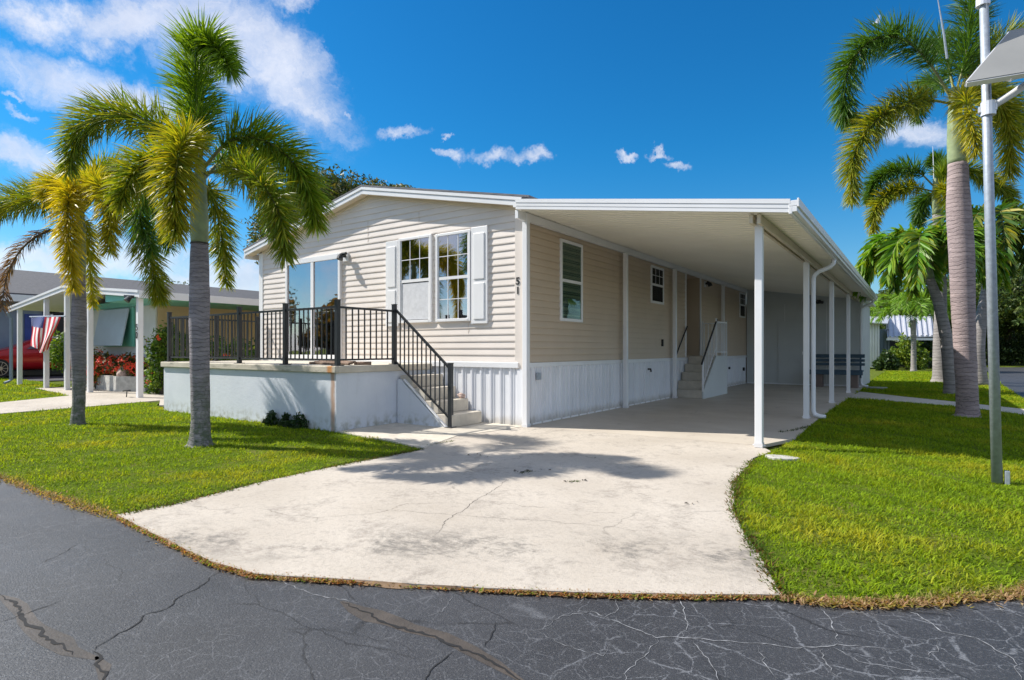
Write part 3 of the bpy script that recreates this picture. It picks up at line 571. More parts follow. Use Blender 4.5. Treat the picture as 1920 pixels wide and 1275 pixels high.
# side windows
def window_side(y0,y1,z0,z1,grille=False,blind=True):
    f=MB(); t=.05; X=.045
    f.box(.012,X,y0,y0+t,z0,z1); f.box(.012,X,y1-t,y1,z0,z1); f.box(.012,X,y0+t,y1-t,z1-t,z1); f.box(.012,X+.002,y0+t,y1-t,z0,z0+t); zm=(z0+z1)/2; f.box(.012,X-.004,y0+t,y1-t,zm-.025,zm+.025)
    fr=f.build('window','white',H0,bevel=.003); MB().box(.0315,.0325,y0+t,y1-t,z0+t,z1-t).build('pane','glass_side',fr); MB().box(.0162,.017,y0+t,y1-t,z0+t,z1-t).build('interior','dark',fr)
    if blind:
        bl=MB(); z=z0+t
        while z<z1-t-.02: bl.add([(.019,y0+t,z),(.019,y1-t,z),(.027,y1-t,z+.014),(.027,y0+t,z+.014)],[(0,1,2,3)]); z+=.03
        bl.build('blind','blind',fr,fix=False)
    if grille:
        gr=MB(); 
        for k in(1,2): gr.box(.033,.036,y0+t+(y1-y0-2*t)*k/3-.006,y0+t+(y1-y0-2*t)*k/3+.006,zm+.025,z1-t)
        gr.box(.0331,.0361,y0+t,y1-t,(zm+z1)/2-.006,(zm+z1)/2+.006); gr.build('grille','white',fr)
window_side(1.0,1.76,1.64,3.0); window_side(4.95,5.72,2.2,3.03,True,False); window_side(12.66,13.4,2.23,3.06,True,False)
# wall lights, outlets, camera
def wall_light(base,nrm,label):
    b=Vector(base); n=Vector(nrm); sdv=n.cross(Vector((0,0,1)))
    mb=MB().obox(b,b+n*.03,.13,.16); o=mb.build('wall_light','white',H0,bevel=.004); o['label']=label
    MB().tube([b+n*.03+Vector((0,0,.02)),b+n*.10+Vector((0,0,.01))],.03,10).build('arm','black_metal',o)
    MB().tube([b+n*.10+Vector((0,0,.04)),b+n*.14+Vector((0,0,.0)),b+n*.16+Vector((0,0,-.06))],[.035,.055,.06],12).build('lamp_head','black_metal',o,smooth=False)
    MB().tube([b+n*.09+Vector((0,0,.055))-sdv*.10,b+n*.09+Vector((0,0,.055))+sdv*.02],.028,10).build('sensor','black_metal',o)
wall_light((-4.1,-.014,2.93),(0,-1,0),'black spotlight above the sliding door'); q=pxx(1321,533,.015); wall_light((.015,q.y,q.z),(1,0,0),'black spotlight by the recessed entry')
mb=MB(); q=pxx(1008,706,.03); mb.box(.03,.06,q.y-.05,q.y+.06,q.z-.05,q.z+.06); mb.build('outlet_box','galv',H0,bevel=.004)
mb=MB(); q=pxx(1215,692,.03); mb.tube([(.03,q.y,q.z),(.09,q.y,q.z),(.1,q.y,q.z-.06)],.02,8); mb.build('hose_tap','dark',H0); q=pxx(1366,690,.03); MB().tube([(.03,q.y,q.z),(.08,q.y,q.z)],.035,8).build('vent_pipe','dark',H0); q=pxx(1393,692,.03); MB().tube([(.03,q.y,q.z),(.08,q.y,q.z)],.06,10).build('vent_pipe','dark',H0)
mb=MB(); q=pxx(1241,642,.02); mb.box(.018,.05,q.y-.03,q.y+.04,q.z-.09,q.z+.07); mb.build('meter','dark',H0,bevel=.004)
# house number on corner board
def text(name,s,loc,rot,size,mat,parent,ext=.004,bold=.0):
    c=bpy.data.curves.new(name,'FONT'); c.body=s; c.size=size; c.extrude=ext; c.offset=bold; c.align_x='CENTER'
    o=bpy.data.objects.new(name+'_tmp',c); COL.objects.link(o); dg=bpy.context.evaluated_depsgraph_get(); me=bpy.data.meshes.new_from_object(o.evaluated_get(dg)); bpy.data.objects.remove(o)
    me.materials.clear(); me.materials.append(M[mat]); me.transform(Matrix.Translation(Vector(loc)-parent_loc(parent))@Matrix.Rotation(rot[2],4,'Z')@Matrix.Rotation(rot[0],4,'X'))
    o=bpy.data.objects.new(name,me); COL.objects.link(o); o.parent=parent; return o
p5=pyy(973.5,533,-.03); p1=pyy(973.5,549,-.03)
text('house_number','5',(-.118,-.028,p5.z),(math.pi/2,0,0),.155,'sign_black',H0,bold=.003); text('house_number','1',(-.118,-.028,p1.z-.015),(math.pi/2,0,0),.155,'sign_black',H0,bold=.003)
# ---------------------------------------------------------------- carport
CP=thing('carport',(3.3,0,0),'long white carport roof on slim square posts along the right side of the home','carport')
def uz(x): return 3.235-.148*x
mb=MB(); y=-.33; YE=14.0       # pan ceiling with ribs running across
x0_,x1_=.02,3.70
prof=[]; yy=-.31
while yy<YE:
    prof+=[(yy,0),(yy+.13,0),(yy+.138,-.012),(yy+.152,-.012)]; yy+=.16
n=len(prof); mb.add([(x0_,a,uz(x0_)+b) for a,b in prof]+[(x1_,a,uz(x1_)+b) for a,b in prof],[(i,i+1,n+i+1,n+i) for i in range(n-1)])
mb.build('ceiling','white_gloss',CP,fix=False)
mb=MB(); mb.prism([(.0,-.325,uz(0)+.02),(3.7,-.325,uz(3.7)+.02),(3.7,-.325,uz(3.7)+.09),(.0,-.325,uz(0)+.09)],(0,YE+.32,0)); mb.build('roof_panel','white',CP)
mb=MB()
for a,b,yo in ((-.012,.030,-.342),(.034,.078,-.346),(.082,.135,-.352)): mb.prism([(.06,yo,uz(.06)+a),(3.72,yo,uz(3.72)+a),(3.72,yo,uz(3.72)+b),(.06,yo,uz(.06)+b)],(0,-.326-yo,0))
mb.prism([(.06,-.338,uz(.06)+.0),(3.72,-.338,uz(3.72)+.0),(3.72,-.338,uz(3.72)+.13),(.06,-.338,uz(.06)+.13)],(0,.012,0))
mb.build('fascia','white',CP)
zg=uz(3.72); mb=MB(); mb.box(3.705,3.74,-.35,YE,zg-.03,zg+.05); mb.box(3.705,3.80,-.3505,YE,zg+.052,zg+.115); mb.box(3.79,3.81,-.351,YE,zg+.04,zg+.135); mb.box(3.705,3.79,-.349,YE,zg-.01,zg+.0515); mb.build('gutter','white',CP,bevel=.004)
zb=uz(3.3); mb=MB(); mb.box(3.26,3.30,-.2,13.5,zb-.115,zb-.013); mb.box(3.345,3.385,-.2,13.5,zb-.125,zb-.019); mb.build('beam','soffit',CP,bevel=.003)
mb=MB(); mb.box(.02,.075,-.3,13.5,uz(.05)-.14,uz(.05)-.016); mb.build('wall_beam','white',CP,bevel=.003)
def post(x,y,z1,w=.085,z0=.012):
    o=MB().box(x-w/2,x+w/2,y-w/2,y+w/2,z0,z1).build('post','white',CP,bevel=.006)
    b=MB(); b.box(x-w/2-.005,x+w/2+.005,y-w/2-.005,y+w/2+.005,z0,z0+.05); b.tube([(x-w/2-.03,y,z0+.02),(x+w/2+.03,y,z0+.02)],.008,6); b.build('post_base','alu',o); return o
for yv in (.02,3.53,6.95,10.55): post(3.322,yv,zb-.02,.085)
for yv in (3.40,6.22,10.35): post(.12,yv,uz(.1)-.145,.08)
post(.045,-.045,uz(.05)-.02,.085,.0)
MB().box(3.275,3.37,-.04,.08,zb-.10,zb+.0-.016).build('bracket','alu',CP)
# downspouts
def downspout(y,lab=None):
    pts=[(3.72,y,zg-.02),(3.715,y,zg-.09),(3.66,y,zg-.15),(3.50,y,zg-.21),(3.43,y,zg-.27),(3.415,y,zg-.36),(3.415,y,1.2),(3.415,y,.14),(3.44,y,.075),(3.52,y-.01,.05),(3.60,y-.02,.045)]
    MB().tube(pts,[.036]*len(pts),12).build('downspout','white',CP,smooth=True)
downspout(3.62); downspout(13.35)
# ---------------------------------------------------------------- shed at the back
SH=thing('storage_shed',(1.7,15,0),'pale grey storage shed closing the back of the carport','shed')
mb=MB(); mb.box(.033,3.44,13.6,16.8,0,2.66); mb.build('wall','shed',SH)
mb=MB()
for xx in (.62,1.23,2.45,3.06): mb.box(xx-.006,xx+.006,13.594,13.6,.1,2.66)
mb.box(3.38,3.447,13.592,13.66,0,2.66); mb.box(.06,3.38,13.585,13.6,.012,.06); mb.build('wall_trim','white',SH)
mb=MB(); mb.prism([(.04,13.585,uz(0)-.10),(3.4,13.585,uz(3.4)-.10),(3.4,13.585,uz(3.4)-.02),(.04,13.585,uz(0)-.02)],(0,.015,0)); mb.prism([(.04,13.6,2.66),(3.4,13.6,2.66),(3.4,13.6,uz(3.4)-.02),(.04,13.6,uz(0)-.02)],(0,.05,0)); mb.build('gable','shed',SH)
q0=pyy(1459,603,13.59); q1=pyy(1502,706,13.59)
dd=MB().box(q0.x,q0.x+.80,13.578,13.594,.05,q0.z).build('door','shed',SH,bevel=.004); MB().box(q0.x+.72,q0.x+.75,13.55,13.578,1.0,1.1).build('handle','alu',dd)
q=pyy(1535,566,13.59); o=MB().box(q.x-.06,q.x+.06,13.56,13.594,q.z-.06,q.z+.06).build('wall_light','black_metal',SH)
MB().tube([(q.x-.02,13.56,q.z),(q.x-.12,13.46,q.z-.03)],[.03,.05],10).tube([(q.x+.02,13.56,q.z),(q.x+.12,13.46,q.z-.03)],[.03,.05],10).build('lamp_head','black_metal',o)
MB().box(-.02,3.6,13.9,16.95,2.67,2.74).build('roof','white',SH)
# bench
BN=thing('bench',(2.8,13.1,0),'dark blue slatted bench on block legs against the shed wall','bench')
mb=MB()
for a,b in((.91,1.02),(.79,.87),(.67,.75)): mb.box(2.06,3.52,13.24,13.28,a,b)
mb.build('backrest','benchblue',BN,bevel=.004)
mb=MB()
for k in range(4): mb.box(2.04,3.5,12.80+k*.11,12.89+k*.11,.50,.54)
mb.box(2.04,3.5,12.775,12.797,.40,.54); mb.build('seat','benchblue',BN,bevel=.004)
for xx in(2.2,3.15): MB().box(xx,xx+.22,12.84,13.22,.012,.498).build('leg','benchleg',BN,bevel=.01)
mb=MB(); mb.box(2.14,2.19,13.283,13.32,.3,1.0); mb.box(3.38,3.43,13.283,13.32,.3,1.0); mb.build('back_support','benchblue',BN)
# ---------------------------------------------------------------- side entry steps
ES=thing('entry_steps',(.45,7.4,0),'concrete entry steps with white railing under the carport','steps')
mb=MB(); R=.198; y0=6.40
for k in range(5): mb.box(.045,.70,y0+k*.255,8.45 if k==4 else y0+(k+1)*.255+.0,.012 if k==0 else .0125,.012+R*(k+1))
mb.build('steps','step',ES,bevel=.012)
mb=MB(); mb.prism([(.705,6.40,.012),(.705,8.46,.012),(.705,8.46,1.01),(.705,7.45,1.01),(.705,6.40,.18)],(.035,0,0)); mb.build('side_wall','shed',ES)
mb=MB(); mb.tube([(.72,6.32,.82),(.72,7.5,1.86),(.72,7.62,1.92)],.022,8); mb.tube([(.06,6.45,1.0),(.06,7.3,1.75)],.018,8); mb.build('handrail','black_metal',ES,smooth=True)
mb=MB(); mb.obox((.72,6.44,.35),(.72,7.5,1.22),.02,.02); mb.obox((.72,7.5,1.86),(.72,8.44,1.86),.03,.03); mb.obox((.72,7.5,1.10),(.72,8.44,1.10),.02,.02); mb.obox((.72,8.44,1.86),(.10,8.44,1.86),.03,.03); mb.obox((.72,8.44,1.10),(.10,8.44,1.10),.02,.02)
for k in range(9): yy=6.5+k*.118; mb.box(.712,.728,yy-.008,yy+.008,.30+(yy-6.44)*.82,.80+(yy-6.32)*.88)
for k in range(8): yy=7.6+k*.115; mb.box(.712,.728,yy-.008,yy+.008,1.1,1.86)
for k in range(6): xx=.15+k*.1; mb.box(xx-.008,xx+.008,8.432,8.448,1.1,1.86)
for (xx,yy,a,b) in((.72,6.42,.012,.88),(.72,7.5,1.01,1.95),(.72,8.44,1.0,1.92),(.10,8.44,1.0,1.92)): mb.box(xx-.018,xx+.018,yy-.018,yy+.018,a,b)
mb.build('railing','white',ES)
# ---------------------------------------------------------------- front deck
DK_=thing('deck',(-4.4,-1,0),'raised concrete deck with pale blue walls and stained slab edge before the home','deck')
mb=MB(); mb.box(-7.0,-1.88,-2.0,-.06,-.02,.832); mb.build('wall','deckwall',DK_)
mb=MB(); mb.box(-7.04,-1.84,-2.045,-.06,.833,.932); mb.build('slab','deckslab',DK_,bevel=.012)
mb=MB(); R=.187
for k in range(4): mb.box(-1.843-.0,-.76-.27*k,-.80,-.09,.014 if k==0 else .014+R*k,.014+R*(k+1)-.0005)
mb.build('step','step',DK_,bevel=.012)
mb=MB(); mb.prism([(-1.86,-.842,.0),(-.86,-.842,.0),(-1.80,-.842,.70),(-1.86,-.842,.70)],(0,.04,0)); mb.build('stair_side','deckwall',DK_)
mb=MB(); mb.obox((-.84,-.828,.015),(-1.72,-.828,.70),.035,.02); mb.build('stair_edge','white',DK_)
# railing
RL=thing('railing',(-4.4,-1.9,.932),'black metal railing with square posts and thin balusters around the deck','railing')
ZT,ZBt=1.775,1.02
def rpost(x,y,z0=.933,h=.94,lean=0):
    o=MB().obox((x,y,z0),(x+lean,y,z0+h),.062,.062,up=(0,1,0)).build('post','black_metal',RL,bevel=.003)
    MB().box(x-.065,x+.065,y-.065,y+.065,z0,z0+.012).build('base_plate','black_metal',o,bevel=.004)
    MB().box(x+lean-.036,x+lean+.036,y-.036,y+.036,z0+h,z0+h+.012).build('cap','black_metal',o,bevel=.004)
fx=[-6.93,-5.71,-4.49,-3.19,-1.94]
for xx in fx: rpost(xx,-1.93)
rpost(-1.93,-.84); rpost(-6.93,-1.02); rpost(-6.93,-.12); rpost(-.80,-.79,.014,.945)
def panel(a,b,za=ZT,zb_=ZT,la=ZBt,lb=ZBt,nb=10):
    mb=MB(); a=Vector(a); b=Vector(b); d=(b-a); mb.obox((a.x,a.y,za),(b.x,b.y,zb_),.032,.032); mb.obox((a.x,a.y,la),(b.x,b.y,lb),.026,.026)
    for k in range(1,nb+1):
        t=k/(nb+1); p=a+d*t; mb.box(p.x-.008,p.x+.008,p.y-.008,p.y+.008,la+(lb-la)*t,za+(zb_-za)*t)
    mb.build('panel','black_metal',RL)
for a,b in zip(fx[:-1],fx[1:]): panel((a+.03,-1.93),(b-.03,-1.93),nb=10)
panel((-1.93,-1.90),(-1.93,-.87),nb=8); panel((-6.93,-1.9),(-6.93,-1.05),nb=7); panel((-6.93,-.99),(-6.93,-.15),nb=7)
panel((-1.90,-.83),(-.83,-.79),1.79,.90,.97,.16,nb=11)
# bits on the deck
mb=MB()
r=random.Random(4)
for k in range(3):
    pts=[Vector((-3.1+.09*i+r.uniform(-.02,.02),-1.55+.06*k+.05*math.sin(i*.9+k),.952+.012*k)) for i in range(12)]; mb.tube(pts,.02,7)
tag(mb.build('rope','rope',smooth=True),'brown frayed rope heap lying on the deck slab behind the railing','rope')
tag(MB().tube([(-2.15,-1.45,.955),(-1.95,-1.3,.955)],.03,8).build('driftwood','rope',smooth=True),'short brown roll of driftwood on the deck near its right edge','driftwood')
bm=bmesh.new(); bmesh.ops.create_icosphere(bm,subdivisions=3,radius=.06)
for v in bm.verts: v.co*=1+.35*mnoise.noise(v.co*22); v.co.z*=.75
me=bpy.data.meshes.new('shell'); bm.to_mesh(me); bm.free(); me.materials.append(M['stone']); o=bpy.data.objects.new('shell',me); o.location=(-1.12,-.16,.428); COL.objects.link(o); tag(o,'small pinkish shell stone sitting on the second step of the deck stairs','shell')
# pavers
c=gp(1466,860); tag(MB().poly([(c.x+.17*math.cos(a)*(1+.1*math.sin(3*a)),c.y+.11*math.sin(a)) for a in [i*.4 for i in range(16)]],-.01,.022).build('stepping_stone','paver',bevel=.006),'round grey stepping stone in the grass beside the first carport post','paving stone')
tag(MB().box(3.58,4.1,12.9,13.2,-.01,.05).build('splash_block','paver',bevel=.01),'grey concrete splash block below the far downspout','splash block')
# ---------------------------------------------------------------- street light with solar panel
b0=Vector((5.44,-.69,0)); ang=.10
SL=thing('street_lamp',b0,'slim galvanised lamp pole with a tilted solar panel on the right lawn','lamp post')
top=Vector((5.335,-.69,4.9)); MB().tube([b0,b0+(top-b0)*.5,top],[.040,.037,.032],18).build('pole','galv',SL,smooth=True)
el=pyy(1853,204,-.69); ar=[el,el+Vector((.17,.05,.11)),el+Vector((.42,.10,.29))]
MB().tube(ar,.032,12).build('arm','white',SL,smooth=True)
mb=MB(); mb.tube([el-Vector((0,0,.06)),el+Vector((0,0,.06))],.055,14); mb.obox(el+Vector((-.07,0,0)),el+Vector((.06,0,0)),.05,.05); mb.build('clamp','alu',SL)
MB().tube([pyy(1843,4,-.69)-Vector((0,0,.035)),pyy(1843,4,-.69)+Vector((0,0,.03))],.052,14).build('clamp','alu',SL)
# panel seen from below
A=pyy(1812,158,-.80); B=pyy(1893,63,-.80); C1=pyy(1926,152,-.80)
ex=(Vector((1,.15,.01))).normalized(); ey=Vector((.30,.45,.44)); 
A=pyy(1812,158,-.95); up_=pyy(1893,63,-.55)-A; ex=Vector((.66,.10,.0)); nrm=ex.cross(up_).normalized(); nrm=nrm if nrm.z>0 else -nrm
mb=MB(); mb.prism([A,A+ex,A+ex+up_,A+up_],nrm*.03); o=mb.build('solar_panel','panelgrey',SL)
fr=MB(); 
for p,q_ in((A,A+ex),(A+ex,A+ex+up_),(A+ex+up_,A+up_),(A+up_,A)): fr.obox(p,q_,.022,.045,up=nrm)
fr.build('frame','alu',o)
mb=MB()
for t in(.36,.68): mb.obox(A+up_*t-nrm*.004,A+up_*t+ex-nrm*.004,.008,.006,up=nrm)
mb.build('cell_lines','white',o)
mb=MB().obox(A+ex*.42-nrm*.02,A+ex*.5+up_-nrm*.02,.06,.03,up=nrm); mb.build('bracket','alu',SL)
MB().obox(A+ex*.62+up_*.35-nrm*.02,A+ex*.62+up_*.5-nrm*.02,.10,.05,up=nrm).build('junction_box','dark',SL)
tag(MB().box(5.49,5.525,-.72,-.66,-.01,.11).build('stub_pipe','galv',bevel=.004),'short grey conduit stub right beside the foot of the lamp pole','pipe')
# ---------------------------------------------------------------- foxtail palms
def palm(loc,label,group='foxtail palms'): return thing('palm_tree',loc,label,'palm tree',group)
d1=7.12
P1=palm((-2.3,-3.69,0),'tall green foxtail palm with mossy trunk right in front of the deck')
b=Vector((-2.3,-3.69,-.03)); q=lambda u,v,o=0: pd(u,v,d1+o)
trunk(P1,[b,b+Vector((0,0,.12)),q(376,760),q(374,640),q(374,540),q(374,455)],[.215,.142,.116,.108,.107,.111,.115,.113,.106,.097],'trunk_a',n=50)
trunk(P1,[q(374,457),q(374,410),q(374,360),q(377,300)],[.097,.103,.086,.052],'crownshaft','crownshaft',n=20)
trunk(P1,[q(374,458),q(374,455)],[.106,.102],'bark','crownshaft_scar',n=3)
F=[ # control points (pixel, pixel, depth offset)
 ([(378,330,0),(374,250,-.05),(366,160,-.1),(372,90,-.2),(400,85,-.45),(432,130,-.7)],dict(c1=GREEN,c2=LIME,L=.42,n=720)),
 ([(378,320,0),(376,230,.15),(378,140,.3),(376,70,.35)],dict(c1=GREEN,c2=LIME,L=.36,n=420)),
 ([(374,310,0),(330,262,.05),(270,225,.15),(200,215,.25),(145,250,.3),(128,320,.3)],dict(c1=GREEN,c2=OLIVE,tip=YEL,tipamt=.08,L=.40,n=620)),
 ([(372,320,0),(352,262,-.5),(336,285,-.95),(328,350,-1.15),(330,440,-1.2)],dict(c1=GREEN,c2=OLIVE,tip=YEL,tipamt=.35,L=.36,n=620)),
 ([(382,315,0),(430,265,.0),(490,262,-.05),(545,300,-.1),(580,360,-.1),(592,420,-.1)],dict(c1=GREEN,c2=LIME,tip=YEL,tipamt=.08,L=.42,n=650)),
 ([(384,325,0),(440,318,-.4),(490,345,-.8),(525,405,-1.0),(535,480,-1.05)],dict(c1=GREEN,c2=OLIVE,tip=YEL,tipamt=.12,L=.34,n=440)),
 ([(382,335,0),(420,300,.6),(470,300,1.1),(505,360,1.4),(515,440,1.5)],dict(c1=DGREEN,c2=GREEN,L=.40,n=420)),
 ([(380,340,0),(398,370,.5),(415,440,.8),(424,530,.9)],dict(c1=GREEN,c2=OLIVE,tip=YEL,tipamt=.15,L=.32,n=360)),
 ([(370,330,0),(330,310,.3),(285,330,.6),(262,400,.8),(285,470,.9)],dict(c1=DGREEN,c2=GREEN,L=.34,n=360)),
 ([(370,335,0),(310,300,-.3),(255,320,-.6),(225,380,-.8)],dict(c1=GREEN,c2=OLIVE,tip=YEL,tipamt=.15,L=.36,n=380)),
]
for i,(cp,k) in enumerate(F): frond(P1,[q(*c) for c in cp],seed=i+10,**k)
MB().tube([q(372,90,.0),q(373,45,0),q(372.5,20,0)],[.012,.008,.002],6).build('spear_leaf','rachis',P1)
d2=9.15
P2=palm((-5.92,-3.75,0),'shorter foxtail palm with yellowing fronds at the left of the lawn')
b=Vector((-5.92,-3.75,-.03)); q=lambda u,v,o=0: pd(u,v,d2+o)
trunk(P2,[b,b+Vector((0,0,.1)),q(148,740),q(147,650),q(148,580),q(148,515)],[.14,.098,.086,.089,.102,.107,.094,.080],'trunk_a',n=40)
trunk(P2,[q(148,517),q(149,480),q(150,430),q(152,385)],[.084,.088,.072,.045],'crownshaft','crownshaft',n=16)
F2=[([(150,400,0),(138,352,-.4),(128,375,-.8),(128,450,-1.0),(138,540,-1.0)],dict(c1=OLIVE,c2=LIME,tip=YEL,tipamt=.85,L=.33,n=620)),
 ([(150,395,0),(135,345,-.1),(105,345,-.2),(85,370,-.3)],dict(c1=OLIVE,c2=LIME,tip=YEL,tipamt=.55,L=.34,n=320)),
 ([(148,400,0),(110,372,.1),(60,372,.2),(5,385,.3),(-45,425,.3)],dict(c1=GREEN,c2=OLIVE,tip=YEL,tipamt=.12,L=.42,n=560)),
 ([(150,405,0),(165,350,-.3),(190,350,-.7),(205,400,-.9),(205,470,-1.0)],dict(c1=OLIVE,c2=LIME,tip=YEL,tipamt=.6,L=.33,n=520)),
 ([(154,400,0),(190,362,.0),(235,385,-.1),(265,440,-.2),(290,520,-.2),(300,560,-.2)],dict(c1=GREEN,c2=OLIVE,tip=YEL,tipamt=.22,L=.38,n=600)),
 ([(154,395,0),(200,330,.4),(250,345,.8),(290,400,1.1),(318,465,1.2)],dict(c1=DGREEN,c2=GREEN,L=.44,n=460)),
 ([(154,400,0),(160,430,.3),(168,490,.5),(174,570,.6)],dict(c1=OLIVE,c2=LIME,tip=YEL,tipamt=.5,L=.28,n=330)),
 ([(152,395,0),(175,335,.2),(215,325,.3),(240,360,.3)],dict(c1=GREEN,c2=OLIVE,tip=YEL,tipamt=.2,L=.40,n=380)),
 ([(150,390,0),(150,345,.4),(140,325,.7),(125,345,.9)],dict(c1=GREEN,c2=LIME,tip=YEL,tipamt=.3,L=.34,n=300))]
for i,(cp,k) in enumerate(F2): frond(P2,[q(*c) for c in cp],seed=i+40,**k)
frond(P2,[q(*c) for c in [(112,428,0),(75,440,-.1),(38,470,-.15),(12,520,-.2),(4,580,-.2)]],seed=77,n=300,L=.30,W=.012,c1=DEAD,c2=BRN,plum=.2,rach='deadrachis',droop=.9,start=.08,label='dead grey brown frond hanging from the palm')
d3=10.15
P3=palm((5.57,5.63,0),'tallest foxtail palm with thick ringed trunk beside the lamp pole on the right lawn')
b=Vector((5.57,5.63,-.04)); q=lambda u,v,o=0: pd(u,v,d3+o)
trunk(P3,[b,b+Vector((0,0,.16)),q(1811,690),q(1806,580),q(1803,480),q(1797,380),q(1796,304)],[.27,.19,.165,.158,.162,.172,.182,.188,.180,.162,.145],'trunk_b',n=56,seg=26)
trunk(P3,[q(1796,306),q(1794,260),q(1791,215),q(1789,165)],[.148,.145,.108,.065],'crownshaft','crownshaft',n=20)
F3_=[([(1788,190,0),(1740,115,0),(1690,72,-.1),(1635,75,-.2),(1593,125,-.2),(1583,195,-.2),(1592,225,-.2)],dict(c1=DGREEN,c2=GREEN,L=.48,n=820)),
 ([(1788,195,0),(1735,188,-.2),(1680,200,-.4),(1630,240,-.5),(1600,300,-.6),(1598,375,-.6)],dict(c1=DGREEN,c2=OLIVE,tip=YEL,tipamt=.18,L=.42,n=760)),
 ([(1790,180,0),(1810,110,.1),(1818,40,.2),(1830,-40,.2),(1860,-90,.1)],dict(c1=DGREEN,c2=GREEN,L=.45,n=700)),
 ([(1792,185,0),(1830,120,.3),(1880,75,.5),(1930,70,.6),(1980,110,.6)],dict(c1=GREEN,c2=OLIVE,tip=YEL,tipamt=.12,L=.45,n=560)),
 ([(1793,190,0),(1830,170,-.2),(1870,190,-.3),(1892,240,-.4),(1893,330,-.4)],dict(c1=GREEN,c2=OLIVE,tip=YEL,tipamt=.3,L=.44,n=640)),
 ([(1788,190,0),(1755,150,.6),(1730,170,1.1),(1722,225,1.3)],dict(c1=DGREEN,c2=GREEN,L=.36,n=330)),
 ([(1792,185,0),(1840,160,.7),(1890,190,1.1),(1925,250,1.3)],dict(c1=DGREEN,c2=GREEN,L=.44,n=420)),
 ([(1790,180,0),(1775,110,.5),(1760,80,.9),(1735,90,1.3)],dict(c1=DGREEN,c2=GREEN,L=.40,n=350)),
 ([(1790,200,0),(1808,185,-.6),(1822,230,-1.0),(1830,285,-1.1)],dict(c1=GREEN,c2=OLIVE,tip=YEL,tipamt=.45,L=.36,n=330))]
for i,(cp,k) in enumerate(F3_): frond(P3,[q(*c) for c in cp],seed=i+80,**k)
MB().tube([q(1776,110,0),q(1770,65,0),q(1757,-10,0)],[.02,.018,.006],7).build('spear_leaf','galv',P3)
d4=17.5
b4=gp(1763,716); d4=(b4-CAM).dot(FW); P4=palm(b4,'smaller foxtail palm behind the tall one, its grey trunk flared at the base')
q=lambda u,v,o=0: pd(u,v,d4+o); s4=d4/d3
trunk(P4,[b4+Vector((0,0,-.03)),b4+Vector((0,0,.25)),q(1762,640),q(1764,560),q(1762,470),q(1758,400)],[.33,.24,.20,.18,.17,.16],'trunk_c',n=36)
trunk(P4,[q(1758,402),q(1756,370),q(1754,335)],[.16,.14,.08],'crownshaft','crownshaft',n=10)
F4_=[([(1754,352,0),(1715,318,0),(1670,322,-.2),(1638,345,-.3),(1628,375,-.3)],dict(c1=DGREEN,c2=GREEN,n=560)),
 ([(1754,360,0),(1712,352,-.3),(1670,362,-.5),(1642,392,-.6),(1637,432,-.6)],dict(c1=GREEN,c2=OLIVE,tip=YEL,tipamt=.3,n=560)),
 ([(1756,352,0),(1775,320,-.1),(1800,310,-.2)],dict(c1=GREEN,c2=OLIVE,n=360)),
 ([(1756,352,0),(1810,318,-.2),(1850,335,-.4),(1888,360,-.4),(1898,388,-.4)],dict(c1=GREEN,c2=OLIVE,tip=YEL,tipamt=.12,n=560)),
 ([(1756,350,0),(1765,310,.4),(1750,300,.6)],dict(c1=DGREEN,c2=GREEN,n=300)),
 ([(1756,358,0),(1775,360,-.8),(1785,400,-1.2)],dict(c1=GREEN,c2=OLIVE,tip=YEL,tipamt=.25,n=300)),
 ([(1754,356,0),(1730,380,.5),(1722,420,.6)],dict(c1=DGREEN,c2=GREEN,n=300))]
for i,(cp,k) in enumerate(F4_): frond(P4,[q(*c) for c in cp],seed=i+110,L=.55,W=.045,r0=.03,**k)
MB().tube([q(1751,335),q(1749,275)],[.02,.008],6).build('spear_leaf','alu',P4)
# arching fan palms with broad leaflets
def adonidia(base,tr,rads,crown,d,label,seed,nf=13,Lf=1.9,c1=(.05,.18,.012),c2=(.15,.32,.02)):
    T=thing('palm_tree',base,label,'palm tree','christmas palms'); trunk(T,tr,rads,'trunk_c',n=24,seg=14); r=random.Random(seed); c=Vector(crown)
    trunk(T,[tr[-1],tr[-1].lerp(c,.55),c],[rads[-1]*1.1,rads[-1]*.95,rads[-1]*.5],'crownshaft','crownshaft',n=8,seg=12)
    for i in range(nf):
        a=i*2.399+r.uniform(-.2,.2); e=r.uniform(.15,1.15); dv=Vector((math.cos(a),math.sin(a),0)); L=Lf*r.uniform(.85,1.1)
        pts=[c,c+dv*L*.25*math.cos(e)+Vector((0,0,L*.28*math.sin(e)+.1)),c+dv*L*.55+Vector((0,0,L*.32*math.sin(e))),c+dv*L*.78+Vector((0,0,L*(.05*math.sin(e)-.10))),c+dv*L*.9-Vector((0,0,L*.48))]
        frond(T,pts,n=150,L=Lf*.36,W=.075,plum=.25,droop=.55,seed=seed*31+i,r0=.028,c1=c1,c2=c2,start=.2,tip=YEL,tipamt=.04,fwd=(62,30))
    return T
def at(u,v): return gp(u,v)
b5=gp(1786,738); dd5=(b5-CAM).dot(FW); q=lambda u,v,o=0: pd(u,v,dd5+o)
adonidia(b5,[b5+Vector((0,0,-.03)),b5+Vector((-.03,0,.25)),q(1775,640),q(1760,570),q(1743,522)],[.24,.17,.145,.125,.10],q(1735,478),dd5,'bright green palm with broad drooping leaflets on a leaning pale trunk',5,nf=15,Lf=1.75)
b6=gp(1828,690); dd6=19.0; b6=Vector(pd(1836,690,dd6)); b6.z=0; q=lambda u,v,o=0: pd(u,v,dd6+o)
